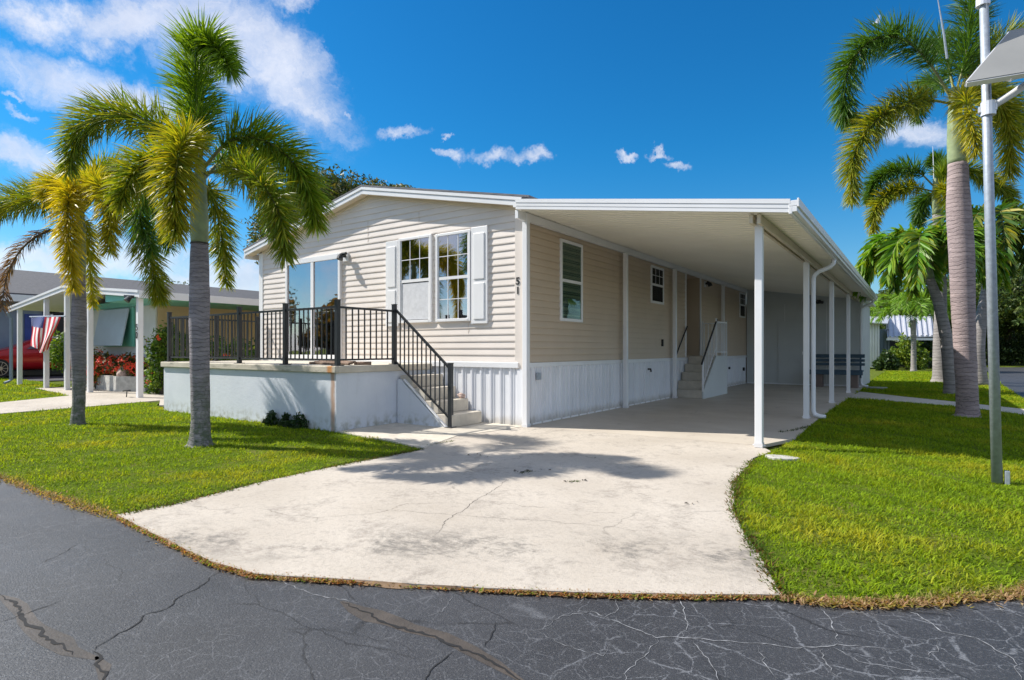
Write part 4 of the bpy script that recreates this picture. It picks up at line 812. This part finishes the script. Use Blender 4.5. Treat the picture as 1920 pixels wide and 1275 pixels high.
adonidia(b6,[b6+Vector((0,0,-.03)),q(1833,670),q(1838,610),q(1850,540),q(1858,480)],[.26,.20,.17,.14,.11],q(1862,440),dd6,'dark green palm on a trunk leaning right behind the lamp pole',6,nf=15,Lf=2.2,c1=(.02,.085,.012),c2=(.05,.15,.018))
# feathery young date palm
b7=gp(1713,696); dd7=(b7-CAM).dot(FW); q=lambda u,v,o=0: pd(u,v,dd7+o)
T=thing('palm_tree',b7,'small feathery light green date palm on a short trunk in front of the white shed','palm tree')
trunk(T,[b7+Vector((0,0,-.03)),b7+Vector((0,0,.3)),q(1713,640),q(1712,600)],[.17,.13,.12,.13],'trunk_c',n=16,seg=12)
r=random.Random(3); c=q(1712,592)
for i in range(26):
    a=i*2.399; e=r.uniform(-.1,1.4); L=3.0*r.uniform(.75,1.05); dv=Vector((math.cos(a),math.sin(a),0))
    pts=[c,c+dv*L*.3*math.cos(e)+Vector((0,0,L*.3*math.sin(e)+.1)),c+dv*L*.62*(.4+.6*math.cos(e))+Vector((0,0,L*.42*math.sin(e))),c+dv*L*.8*(.5+.5*math.cos(e))+Vector((0,0,L*(.3*math.sin(e)-.22)))]
    frond(T,pts,n=150,L=.55,W=.03,plum=.3,droop=.5,seed=300+i,r0=.02,c1=(.10,.23,.015),c2=(.24,.40,.03),start=.12)
# ---------------------------------------------------------------- broadleaf foliage
def leaf_cloud(name,parent,blobs,n,size,cols,seed,mat='treeleaf',flat=.6,hollow=.55):
    rng=np.random.default_rng(seed); B=np.array([(*c,r) for c,r in blobs],float); w=B[:,3]**2; w/=w.sum(); bi=rng.choice(len(B),n,p=w)
    d=vnorm(rng.normal(size=(n,3))); rad=B[bi,3]*(hollow+(1-hollow)*rng.random(n)**.6); rad*=1+.22*np.sin(d[:,0]*5+bi)+.15*np.sin(d[:,2]*9+bi*2)
    c=B[bi,:3]+d*rad[:,None]*np.array([1,1,flat+.2]); a=vnorm(rng.normal(size=(n,3))+d*.4+np.array([0,0,-.3])); b=vnorm(np.cross(a,rng.normal(size=(n,3))))
    s=size*rng.uniform(.6,1.3,n)[:,None]; V=np.stack([c-a*s,c-b*s*.42+a*s*.1,c+a*s,c+b*s*.42+a*s*.1],1).reshape(-1,3); F4=(np.arange(n)*4)[:,None]+np.array([[0,1,2,3]])
    cc=np.array(cols)[rng.integers(0,len(cols),n)]*rng.uniform(.7,1.25,(n,1)); return npmesh(name,V,np.zeros((0,3),int),F4,mat,parent,np.repeat(cc,4,axis=0))
OAK=[(.045,.085,.018),(.08,.13,.025),(.12,.15,.035),(.06,.10,.02)]
def tree(loc,h,r,label,seed,n=9000,size=.11,cols=OAK,group='broadleaf trees',trunkr=.25,name='oak_tree',low=.35,lobes=16):
    loc=Vector(loc); T=thing(name,loc,label,'tree',group); rr=random.Random(seed); mb=MB(); tip=loc+Vector((rr.uniform(-.3,.3)*r*.3,rr.uniform(-.3,.3)*r*.3,h*.55))
    mb.tube(catmull([loc-Vector((0,0,.05)),loc+Vector((.05*r,0,h*.2)),tip],10),[trunkr*(1.4-.09*i) for i in range(10)],10); blobs=[]
    for i in range(lobes):
        a=i*2.399; k=math.sqrt((i+.5)/lobes); e=Vector((math.cos(a)*r*k*.85,math.sin(a)*r*k*.85,h*(low+(1-low)*(1-k*.55)*rr.uniform(.55,.95)))); c=loc+e
        blobs.append((tuple(c),r*rr.uniform(.22,.38)))
        s=loc.lerp(tip,rr.uniform(.5,1)); mb.tube(catmull([s,s.lerp(c,.5)+Vector((0,0,.1*r)),c],6),[trunkr*.4*(1-.15*j) for j in range(6)],6)
    mb.build('trunk','bark',T,smooth=True); leaf_cloud('crown',T,blobs,n,size,cols,seed)
    return T
def treepx(u,vtop,d,w,label,seed,**k):
    p=pd(u,655,d); p.z=0; h=1.17+(655-vtop)/FPX*d; return tree(p,h,w,label,seed,**k)
treepx(1885,470,46,6.5,'large dark oak rising at the right edge behind the road',21,n=22000,size=.16,trunkr=.4,low=.15)
treepx(1800,505,50,6,'dense oak filling the gap between the palm trunks',22,n=20000,size=.16,low=.1)
treepx(1700,515,52,6,'rounded oak behind the small date palm',23,n=16000,size=.16,low=.15)
treepx(1960,430,40,6,'tall oak at the far right edge of the view',24,n=18000,size=.15,low=.1)
treepx(1640,545,60,5,'olive green tree just above the end of the carport roof',25,n=12000,size=.16,low=.2,cols=[(.10,.12,.03),(.07,.09,.02),(.13,.13,.04)])
treepx(1745,560,58,6,'low dark tree behind the white shed',26,n=14000,size=.17,low=.05)
treepx(1830,540,62,8,'low dark tree line mass across the side street',27,n=16000,size=.2,low=.02)
treepx(1930,600,60,7,'low dark tree beyond the side street at the right edge',28,n=14000,size=.2,low=.02)
# tree peeking over the home's roof
treepx(650,312,22,3.2,'dark tree peeking over the left slope of the roof',31,n=60000,size=.085,low=.5,lobes=34,cols=[(.03,.06,.012),(.06,.09,.02),(.13,.12,.03)])
treepx(735,334,24,2.4,'bushy tree top just showing above the roof ridge',32,lobes=26,n=36000,size=.075,low=.6,cols=[(.10,.12,.03),(.16,.14,.04),(.05,.08,.02)])
for i,(u,v,w) in enumerate([(245,512,4),(300,500,3.5),(345,508,4),(420,530,4)]):
    treepx(u,v,62+i*3,w,['pale tree','tallest pale tree','second pale tree','low pale tree'][i]+' beyond the neighbouring roof, '+['leftmost of the four','behind the front palm','just left of the home','nearest the home'][i],41+i,n=5000,size=.16,low=.3,cols=[(.10,.13,.06),(.13,.15,.08),(.08,.11,.05)],group='trees beyond the neighbouring roof')
# trees across the street (seen in the window reflections)
for i,(x,y,h,w) in enumerate([(-24,-18,5.3,3.5),(-15,-24,5.8,4.0),(-33,-14,6.2,4.5),(-9,-16,3.9,2.2),(-22,-13.5,2.8,1.6)]):
    tree((x,y,0),h,w,['leftmost','tall middle','far','short right','small near'][i]+' roadside tree across the street, seen mirrored in the windows',61+i,n=6000,size=.16,cols=[(.12,.12,.03),(.20,.12,.03),(.08,.10,.02),(.26,.14,.03)],group='trees across the street')
def bush(name,loc,blobs,n,size,cols,label,cat,seed,flowers=None,group=None):
    T=thing(name,loc,label,cat,group); loc=Vector(loc); B=[(tuple(loc+Vector(c)),r) for c,r in blobs]
    leaf_cloud('foliage',T,B,n,size,cols,seed,flat=.8,hollow=.4); mb=MB()
    for c,r in B: mb.tube([loc,loc.lerp(Vector(c),.6)+Vector((0,0,.05)),Vector(c)],[.02,.014,.008],5)
    mb.build('stem','bark',T)
    if flowers:
        rng=random.Random(seed); f=MB()
        for k in range(flowers[0]):
            c,r=rng.choice(B); d=Vector((rng.gauss(0,1)+.5,rng.gauss(0,1)-1.0,rng.gauss(0,.8)+.2)).normalized(); p=Vector(c)+d*r*1.0; s=flowers[1]*rng.uniform(.6,1.2)
            for j in range(5):
                a=j*1.257+rng.random(); t1=d.orthogonal().normalized(); t2=d.cross(t1); e=t1*math.cos(a)+t2*math.sin(a); e2=t1*math.cos(a+.6)+t2*math.sin(a+.6)
                f.add([p,p+e*s+d*s*.3,p+(e+e2)*.62*s+d*s*.15,p+e2*s+d*s*.3],[(0,1,2,3)])
        f.build('blossom','flowerred',T,fix=False)
    return T
GB=[(.05,.12,.012),(.11,.21,.02),(.18,.27,.03)]
# weeds against the deck wall
def weed(u,v,w,label,seed):
    p=gp(u,v); bush('weed_plant',p,[((0,0,.07),w*.6),((w*.6,0,.05),w*.45),((-w*.6,0,.04),w*.45),((0.02,0,.16),w*.4)],700,.026,[(.02,.05,.012),(.04,.08,.02)],label,'weed',seed,group='weeds against the deck wall')
weed(560,803,.20,'largest dark leafy weed against the deck wall near its right end',1); weed(508,797,.16,'leftmost leafy weed against the deck wall',2); weed(535,800,.12,'low weed between the two bigger ones at the deck wall',4)
# driveway leaf litter
rng=random.Random(12); f=MB()
for k in range(20):
    u,v=rng.choice([(988,885),(988,886),(1082,905),(1300,945),(900,855),(1130,860),(1370,940)]); p=gp(u+rng.gauss(0,16),v+rng.gauss(0,2.0)); a=rng.random()*6; s=rng.uniform(.012,.028)
    f.add([p+Vector((math.cos(a)*s,math.sin(a)*s,.014)),p+Vector((math.cos(a+1.9)*s*.5,math.sin(a+1.9)*s*.5,.024)),p+Vector((-math.cos(a)*s,-math.sin(a)*s,.013)),p+Vector((-math.cos(a+1.9)*s*.5,-math.sin(a+1.9)*s*.5,.02))],[(0,1,2,3)])
tag(f.build('leaf_litter','bark',fix=False),'scattered dead leaves and debris on the driveway','leaf litter',kind='stuff')
joint(px([(975,888),(998,885)]),'tuft of weeds growing out of the driveway crack',500,31,[(.03,.06,.01),(.06,.09,.02)],.045,(.015,.03)); joint(px([(1070,905),(1085,904)]),'second weed tuft in the middle of the driveway',350,32,[(.05,.10,.01),(.08,.12,.02)],.02,(.015,.03))
joint(px([(1462,812),(1490,808),(1520,800)]),'weeds spreading onto the carport slab edge',900,33,[(.03,.07,.01),(.05,.09,.015)],.05,(.02,.05))
joint(px([(770,838),(800,836),(850,828)]),'weeds along the joint by the deck steps pad',700,34,[(.05,.10,.01),(.12,.12,.03)],.03,(.015,.035))
# ---------------------------------------------------------------- neighbour on the left
NC=thing('neighbouring_carport',(-15.3,2,0),'low white gable carport of the neighbouring house, number 50 on its corner post','carport')
xL,xP,xR=-20.0,-15.2,-10.4; zL,zP,zR=2.46,2.88,2.47
for (a,za,b,zb2) in((xL,zL,xP,zP),(xP,zP,xR,zR)):
    mb=MB(); mb.prism([(a,-1.02,za+.03),(b,-1.02,zb2+.03),(b,-1.02,zb2+.10),(a,-1.02,za+.10)],(0,6,0)); mb.build('roof','white',NC)
    mb=MB(); mb.prism([(a,-1.05,za-.05),(b,-1.05,zb2-.05),(b,-1.05,zb2+.05),(a,-1.05,za+.05)],(0,.03,0)); mb.prism([(a,-1.07,za+.055),(b,-1.07,zb2+.055),(b,-1.07,zb2+.12),(a,-1.07,za+.12)],(0,.045,0)); mb.build('fascia','white',NC)
mb=MB(); mb.box(-10.4,-10.36,-1.05,12,2.40,2.58); mb.build('gutter','white',NC)
mb=MB(); mb.prism([(-12.55,-.95,2.40),(-10.42,-.95,2.40),(-10.42,-.95,2.44),(-12.55,-.95,2.60)],(0,12,0)); mb.build('soffit','nteal',NC)
for (u,v) in((37,717),(87,726),(126,731),(169,741),(262,748)):
    p=gp(u,v); y=-.95; x=pyy(u,655,y).x; zt=zL+(zP-zL)*(x-xL)/(xP-xL) if x<xP else zP+(zR-zP)*(x-xP)/(xR-xP)
    MB().box(x-.06,x+.06,y-.06,y+.06,.0,zt-.0).build('post','white',NC,bevel=.008)
x=pyy(28,655,-.9).x; MB().tube([(x,-1.1,2.4),(x,-1.0,2.2),(x,-1.0,.15),(x+.1,-1.2,.05)],.05,8).build('downspout','nblue',NC)
pN=pyy(260,618,-1.02); text('house_number','5',(pyy(262,655,-.95).x,-1.02,pN.z-.02),(math.pi/2,0,0),.23,'sign_black',NC); text('house_number','0',(pyy(262,655,-.95).x,-1.02,pN.z-.21),(math.pi/2,0,0),.23,'sign_black',NC)
q=pyy(244,557,-1.1); o=MB().obox(q+Vector((-.25,0,.03)),q+Vector((.12,0,.0)),.08,.07).build('floodlight','black_metal',NC); MB().tube([q,q+Vector((0,-.08,-.1))],[.05,.07],10).build('lamp_head','black_metal',o)
NH=thing('neighbouring_house',(-15,5,0),'beige neighbouring house behind the carport with a tilted white awning shutter','house')
mb=MB(); mb.box(-18.5,-12.6,.35,12,0,2.5); mb.build('wall','nbeige',NH)
mb=MB(); mb.box(-18.4,-12.62,.3,.345,0,2.6); mb.build('front_wall','npale',NH)
mb=MB(); mb.box(-18.4,-12.62,.25,.29,2.42,2.6); mb.build('valance','nteal',NH)
ww=MB(); a=pyy(192,655,.28).x; b=pyy(249,655,.28).x; ww.box(a+.2,b+.14,.24,.29,1.25,2.40); w0=ww.build('window','nteal',NH)
mb=MB(); mb.prism([(a+.1,.2,2.36),(b+.0,.2,2.36),(b+.0,.0,1.27),(a+.1,.0,1.27)],(0,-.03,.01)); mb.build('awning_shutter','nwin',w0,bevel=.004)
BH=thing('blue_house',(-31,5,0),'blue grey sided house with a dark shingle roof far behind the red car','house')
mb=MB(); mb.box(-38,-28,-8,40,0,3.45); mb.build('wall','nblue',BH)
mb=MB(); mb.prism([(-27.3,-8.6,3.45),(-34,-8.6,5.15),(-34,-8.6,5.35),(-27.3,-8.6,3.62)],(0,48,0)); mb.prism([(-34,-8.6,5.15),(-40,-8.6,3.6),(-40,-8.6,3.8),(-34,-8.6,5.35)],(0,48,0)); mb.build('roof','shingle_dark',BH)
MB().box(-27.29,-27.2,-8.6,39.4,3.25,3.55).build('fascia','white',BH)
q=pxx(118,600,-27.98); wf=MB().box(-27.98,-27.9,q.y-.5,q.y+.9,1.7,3.0).build('window','white',BH); MB().box(-27.9,-27.88,q.y-.4,q.y+.8,1.8,2.9).build('pane','dark',wf)
q=pxx(92,610,-27.98); MB().box(-27.98,-27.93,q.y-.9,q.y+.9,.9,2.75).build('door','flagblue',BH)
MB().box(-27.98,-27.9,pxx(80,600,-27.98).y,pxx(110,600,-27.98).y,2.8,3.05).build('awning','dark',BH)
# flag
FLG=thing('flag',pyy(85,595,-1.25),'stars and stripes flag hanging folded from a horizontal pole under the neighbouring carport','flag')
MB().tube([pyy(56,594,-1.2),pyy(122,593,-1.2)],.02,8).build('pole','galv',FLG)
mb=MB(); N,Mv=52,24
def fp(s,t):
    u0=58+56*s; v0=594; u1=60+27*s; v1=648+16*min(1,s*1.4); u=u0+(u1-u0)*(t**1.15)+2.5*math.sin(t*5+s*9)*t; v=v0+(v1-v0)*t*(1-.12*max(0,s-.6)*2.5)
    return pyy(u,v,-1.22+.06*math.sin(s*13+t*2)*(0.25+t))
vs=[fp(i/N,j/Mv) for j in range(Mv+1) for i in range(N+1)]; fs=[];mi=[]
for j in range(Mv):
    for i in range(N):
        fs.append((j*(N+1)+i,j*(N+1)+i+1,(j+1)*(N+1)+i+1,(j+1)*(N+1)+i)); st=i//4
        mi.append(2 if (i<24 and j<8) else (0 if st%2==0 else 1))
mb.v=[tuple(v) for v in vs]; mb.f=fs; mb.mi=mi; mb.build('cloth',['flagred','flagwhite','flagblue'],FLG,smooth=True,fix=False)
mb=MB()
for j in range(9):
    for i in range(6 if j%2==0 else 5):
        p=fp((i+.5+(j%2)*.5)*24/N/6,(j*.85+.5)/Mv)+Vector((.0,-.02,0)); e=[]
        for k in range(10): rr_=.022 if k%2==0 else .009; e.append(p+Vector((math.sin(k*.628)*rr_,0,math.cos(k*.628)*rr_)))
        mb.add(e,[tuple(range(10))])
mb.build('stars','flagwhite',FLG,fix=False)
# planter and shrubs
PL=thing('planter',(-14.5,-.2,0),'low grey block planter wall under the flowering hedge','planter')
a=gp(170,728); c_=gp(232,735); d_=gp(300,728)
mb=MB(); mb.prism([(-16.6,-.12,0),(-13.3,-.42,0),(-13.3,-.42,.42),(-16.6,-.12,.42)],(0,.15,0)); mb.prism([(-13.3,-.42,0),(-12.55,-.0,0),(-12.55,-.0,.42),(-13.3,-.42,.42)],(-.1,.15,0)); mb.build('wall','block',PL)
MB().poly([(-16.6,.0),(-13.3,-.28),(-12.65,.1),(-12.65,.25),(-16.6,.25)],.36,.38).build('soil','dirtm',PL)
bl=[]; rr=random.Random(8)
for k in range(22): x=-17+k*.2; bl.append(((x+15,-.05+rr.uniform(-.12,.1)+.2,.66+rr.uniform(-.1,.14)),.27))
bush('flowering_hedge',(-15,-.2,0),bl,7000,.05,[(.02,.04,.012),(.05,.07,.015),(.15,.13,.02)],'dark hedge covered in red blossoms in the block planter','hedge',9,(420,.06))
bush('flowering_shrub',tuple(gp(121,731)+Vector((.2,.7,0))),[((0,0,.75),.42),((.25,0,.5),.35),((-.2,0,.45),.35)],1800,.05,[(.15,.17,.02),(.30,.22,.03),(.06,.09,.015)],'yellow green shrub with red blossoms between the carport posts','shrub',10,(110,.06))
bush('hibiscus',(-11.35,-.15,0),[((0,0,.5),.35),((.1,0,.9),.42),((.0,.1,1.3),.38),((.25,.1,1.55),.3),((-.2,0,.25),.3),((.5,.4,1.2),.45),((.9,.8,1.0),.5),((1.5,1.2,.95),.5),((2.2,1.6,.9),.5)],6500,.06,GB,'bright green hibiscus bush with an orange flower left of the deck','hibiscus',11,(9,.07))
bush('potted_shrub',tuple(gp(70,724)+Vector((-1.5,1.2,0))),[((0,0,1.25),.5),((.35,0,1.0),.4),((-.35,0,.9),.42)],2200,.07,GB,'dark round shrub on a thin stem beside the red car','shrub',12)
q=gp(237,745); tag(MB().tube([q,q+Vector((.03,0,.14))],.012,6).obox(q+Vector((-.1,0,.15)),q+Vector((.13,0,.17)),.09,.035).build('path_light','black_metal'),'small black garden spotlight on a stake beside the path','garden light')
bm=bmesh.new(); bmesh.ops.create_icosphere(bm,subdivisions=3,radius=.16)
for v in bm.verts: v.co*=1+.3*mnoise.noise(v.co*7); v.co.z*=1.2
me=bpy.data.meshes.new('rock'); bm.to_mesh(me); bm.free(); me.materials.append(M['stone']); o=bpy.data.objects.new('rock',me); o.location=(-13.35,-.5+.28,.5); COL.objects.link(o); tag(o,'brown rock ornament standing in the block planter in front of the hedge','rock')
# red car
CR=thing('parked_car',(-26.9,1.5,0),'red sedan parked in front of the blue grey house at the left edge','car')
def sec(y,pts): return [(-26.9+a,y,z) for a,z in pts]
# side profile stations along y : (y, half width at sill, belt z, roof z, roof half width)
ST=[(-1.25,.70,.55,.60,.55),(-1.0,.82,.80,.84,.70),(-.3,.88,.92,.98,.74),(.35,.90,.96,1.10,.68),(.9,.91,.98,1.44,.58),(1.7,.91,.98,1.50,.58),(2.5,.91,.99,1.42,.58),(3.1,.90,1.00,1.12,.66),(3.55,.86,.98,1.02,.72),(3.8,.78,.72,.78,.62)]
vs=[];fs=[]
for (y,w,bz,rz,rw) in ST: vs+=sec(y,[(w*.9,.22),(w,.45),(w,bz*.8),(w*.96,bz),(rw,rz),(-rw,rz),(-w*.96,bz),(-w,bz*.8),(-w,.45),(-w*.9,.22)])
k=10
for i in range(len(ST)-1):
    for j in range(k): fs.append((i*k+j,i*k+(j+1)%k,(i+1)*k+(j+1)%k,(i+1)*k+j))
fs+=[tuple(range(k)),tuple(range((len(ST)-1)*k,len(ST)*k))]
mb=MB(); mb.add(vs,fs); cb=mb.build('body','carred',CR,smooth=True); md=cb.modifiers.new('s','SUBSURF'); md.levels=2; md.render_levels=2
mb=MB(); xg=-26.9+.885
mb.add([(-26.9+.885,.62,1.02),(-26.9+.885,1.62,1.02),(-26.9+.66,1.62,1.40),(-26.9+.68,1.1,1.36)],[(0,1,2,3)]); mb.add([(-26.9+.885,1.70,1.02),(-26.9+.885,2.85,1.02),(-26.9+.70,2.45,1.33),(-26.9+.66,1.70,1.40)],[(0,1,2,3)]); mb.build('side_window','glass_car',CR,fix=False)
for yy in(.35-.6,2.75):
    wh=MB().tube([(-26.9+.70,yy,.33),(-26.9+.93,yy,.33)],.33,22).build('wheel','rubber',CR); sp=MB(); sp.tube([(-26.9+.925,yy,.33),(-26.9+.94,yy,.33)],.07,12)
    for j in range(10): a=j*.628; sp.obox((-26.9+.935,yy,.33),(-26.9+.935,yy+.23*math.cos(a),.33+.23*math.sin(a)),.012,.035,up=(1,0,0))
    ring=[(-26.9+.935,yy+.235*math.cos(a),.33+.235*math.sin(a)) for a in [i*.2618 for i in range(25)]]; sp.tube(ring,.014,6,cap=False); sp.build('rim','rim',wh)
CR.location.y+=.45; CR.scale=(1,1,1.16)
# ---------------------------------------------------------------- white shed etc. on the right, far back
WB=thing('white_outbuilding',tuple(Vector((pd(1650,655,38).x,pd(1650,655,38).y,0))),'white ribbed metal outbuilding with a striped white roof beyond the lawn','outbuilding')
q=lambda u,v,d=38: pd(u,v,d)
def wallpx(mb,u0,u1,v0,v1,d,ribs=0,th=.15):
    a=q(u0,v0,d); b=q(u1,v0,d); c=q(u1,v1,d); e=q(u0,v1,d); mb.prism([a,b,c,e],FW*th)
    for k in range(ribs): t=(k+.5)/ribs; p=e.lerp(c,t); r2=a.lerp(b,t); mb.obox(p-FW*.02,r2-FW*.02,.10,.06,up=FW)
mb=MB(); wallpx(mb,1600,1649,606,688,36.0,10,3); mb.build('wall','white',WB)
mb=MB(); wallpx(mb,1656,1668,617,690,37,2,1); wallpx(mb,1649,1656,617,690,39.0,0,1); mb.build('wall','nblue',WB)
mb=MB(); a=q(1596,604,35.5); b=q(1664,608,35.5); c=q(1668,596,40); e=q(1600,594,40); mb.prism([a,b,c,e],(0,0,.06)); 
a=q(1664,634,35.5); b=q(1752,632,35.5); c=q(1748,592,40.5); e=q(1660,594,40.5); mb.prism([a,b,c,e],(0,0,.06))
for k in range(9): t=(k+.5)/9; mb.obox(a.lerp(b,t)+Vector((0,0,.09)),e.lerp(c,t)+Vector((0,0,.09)),.09,.08)
mb.build('roof','greymetalroof',WB); mb=MB(); wallpx(mb,1664,1752,634,638,35.5,0,.1); mb.build('fascia','white',WB)
mb=MB(); wallpx(mb,1669,1750,640,690,39.5,0,.2); mb.build('porch_wall','dark',WB)
def bpx(u,v,d,R_,label,seed,cols=GB,n=2500,name='bush',size=.10):
    p=pd(u,655,d); p.z=0; bush(name,tuple(p),[((0,0,R_*.6),R_*.6),((R_*.5,0,R_*.5),R_*.5),((-R_*.5,.1,R_*.45),R_*.5),((0,0,R_*1.1),R_*.45)],n,size,cols,label,'bush',seed,group='bushes at the far end of the lawn')
bpx(1662,690,33,.7,'dark round bush at the corner of the white outbuilding',71,[(.02,.05,.012),(.07,.12,.03)]); bpx(1700,690,33.5,1.25,'bright lime green bush beside the small date palm',72,[(.14,.22,.02),(.24,.30,.03),(.08,.15,.02)],3500)
bpx(1740,690,36,1.3,'dark bush right of the small date palm',73,[(.02,.05,.012),(.05,.09,.02)]); bpx(1790,690,42,1.6,'wide dark bush between the palm trunks',74,[(.02,.045,.012),(.04,.07,.02)],3500); bpx(1870,690,44,1.5,'low dark bush beyond the side street',75,[(.02,.045,.012),(.04,.07,.02)],3500); bpx(1825,690,44,1.4,'dark bush beside the leaning palm trunk',76,[(.02,.045,.012),(.05,.08,.02)],3000); bpx(1910,690,43,1.5,'low dark bush at the right edge of the view',77,[(.02,.045,.012),(.04,.07,.02)],3500)
# ---------------------------------------------------------------- sky with clouds
W_=bpy.data.worlds.new('World'); S.world=W_; W_.use_nodes=True; nt=W_.node_tree; g=G(nt); bg=nt.nodes['Background']; STR=.085
sky=g.node('ShaderNodeTexSky',sky_type='NISHITA'); sky.sun_disc=False; sky.sun_elevation=math.asin(-SUN.z); sky.sun_rotation=math.atan2(-SUN.x,-SUN.y)
sky.air_density=1.0; sky.dust_density=.25; sky.ozone_density=3.5; sky.altitude=0
d=g.node('ShaderNodeTexCoord').outputs['Generated']
hs=g.node('ShaderNodeHueSaturation'); hs.inputs['Saturation'].default_value=1.28; hs.inputs['Value'].default_value=1.0; nt.links.new(sky.outputs[0],hs.inputs['Color'])
wv=g.vm('ADD',d,g.vm('MULTIPLY',g.vm('SUBTRACT',g.noise(d,7,6,.6,col=True),(.5,.5,.5)),(.10,.10,.10)))
wv2=g.vm('ADD',wv,g.vm('MULTIPLY',g.vm('SUBTRACT',g.noise(d,34,8,.7,col=True),(.5,.5,.5)),(.045,.045,.045)))
def ell(u,v,su,sv,rot=0,vec=wv2):
    c=ray(u,v).normalized(); r_=RT-c*RT.dot(c); r_.normalize(); up=r_.cross(c); 
    a=math.radians(rot); R2=r_*math.cos(a)+up*math.sin(a); U2=-r_*math.sin(a)+up*math.cos(a); k=ray(u,v).length
    x=g.math('DIVIDE',g.math('SUBTRACT',g.vm('DOT_PRODUCT',vec,tuple(R2)),c.dot(R2)),su/FPX/k); y=g.math('DIVIDE',g.math('SUBTRACT',g.vm('DOT_PRODUCT',vec,tuple(U2)),c.dot(U2)),sv/FPX/k)
    rr=g.math('SQRT',g.math('ADD',g.math('MULTIPLY',x,x),g.math('MULTIPLY',y,y))); front=g.math('GREATER_THAN',g.vm('DOT_PRODUCT',d,tuple(c)),.2)
    return g.math('MULTIPLY',g.sm(rr,1.15,.15),front)
def mx(l):
    o=l[0]
    for k in l[1:]: o=g.math('MAXIMUM',o,k)
    return o
dense=mx([ell(120,30,220,85,-6),ell(560,20,75,35,20),ell(40,208,50,17,-20),ell(45,268,60,15,-5),ell(20,170,35,14),ell(752,248,80,24,8),ell(940,288,120,26,6),ell(990,278,70,26,0),ell(845,290,55,18,-20),ell(1020,272,40,20),ell(1270,318,38,18),ell(1180,290,36,14),ell(1240,290,34,14,-15),ell(845,248,22,8,-30),ell(650,225,26,10,-35),ell(290,190,40,25)])
nb=g.noise(d,16,9,.66); nb=g.noise(d,24,10,.70); dens=g.sm(g.math('ADD',g.math('MULTIPLY',dense,.62),g.math('MULTIPLY',nb,1.25)),.84,1.68)
soft=mx([ell(400,50,230,130,-38),ell(530,150,190,105,-48),ell(180,160,220,60,-15),ell(250,20,200,60,0),ell(110,490,420,75,3),ell(60,300,110,60,-20),ell(1705,245,75,42,8),ell(430,520,200,80),ell(1660,40,10,10)])
ns=g.noise(g.scale(wv2,(1,1,1.7)),9,10,.70,1.2); so=g.math('MULTIPLY',g.sm(g.math('ADD',g.math('MULTIPLY',soft,.62),g.math('MULTIPLY',ns,1.1)),.56,1.32),g.math('MULTIPLY',.76,g.sm(soft,.0,.30)))
back=g.math('MULTIPLY',g.sm(g.vm('DOT_PRODUCT',d,tuple(-FW)),-.55,-.2),g.sm(g.noise(g.scale(d,(1,1,2.2)),3.2,8,.6),.36,.60))
cl=g.math('MAXIMUM',g.math('MAXIMUM',dens,so),g.math('MULTIPLY',back,.8),clamp=True)
shade=g.ramp(g.noise(wv,11,6,.6),[(.3,(.72,.76,.86)),(.65,(1.0,1.0,1.02))]); cw=g.vm('MULTIPLY',shade,(.70/STR,.70/STR,.72/STR))
el_=g.sm(g.sep(d)[2],.02,.34); blue=g.mix(1.0,hs.outputs[0],g.mix(el_,(.80,.96,1.02),(.27,1.0,1.15)),'MULTIPLY'); col=g.mix(cl,blue,cw); nt.links.new(col,bg.inputs['Color']); bg.inputs['Strength'].default_value=STR
# ---------------------------------------------------------------- sun and camera
sl=bpy.data.lights.new('sun','SUN'); sl.energy=4.8; sl.angle=math.radians(.5); sl.color=(1,.95,.87); so_=bpy.data.objects.new('sun',sl); COL.objects.link(so_); so_.rotation_euler=SUN.to_track_quat('-Z','Y').to_euler(); so_.location=(-20,-10,25)
cd=bpy.data.cameras.new('camera'); cd.sensor_width=36; cd.lens=FPX/1920*36; cd.shift_y=(HZ-637.5)/1920; cd.clip_start=.1; cd.clip_end=3000
co=bpy.data.objects.new('camera',cd); COL.objects.link(co); co.location=CAM; co.rotation_euler=(math.pi/2,0,TH); S.camera=co
S.view_settings.view_transform='Standard'; S.view_settings.look='None'; S.view_settings.exposure=.58; S.view_settings.gamma=1
S.cycles.max_bounces=7; S.cycles.transmission_bounces=4; S.render.resolution_x=1024; S.render.resolution_y=680
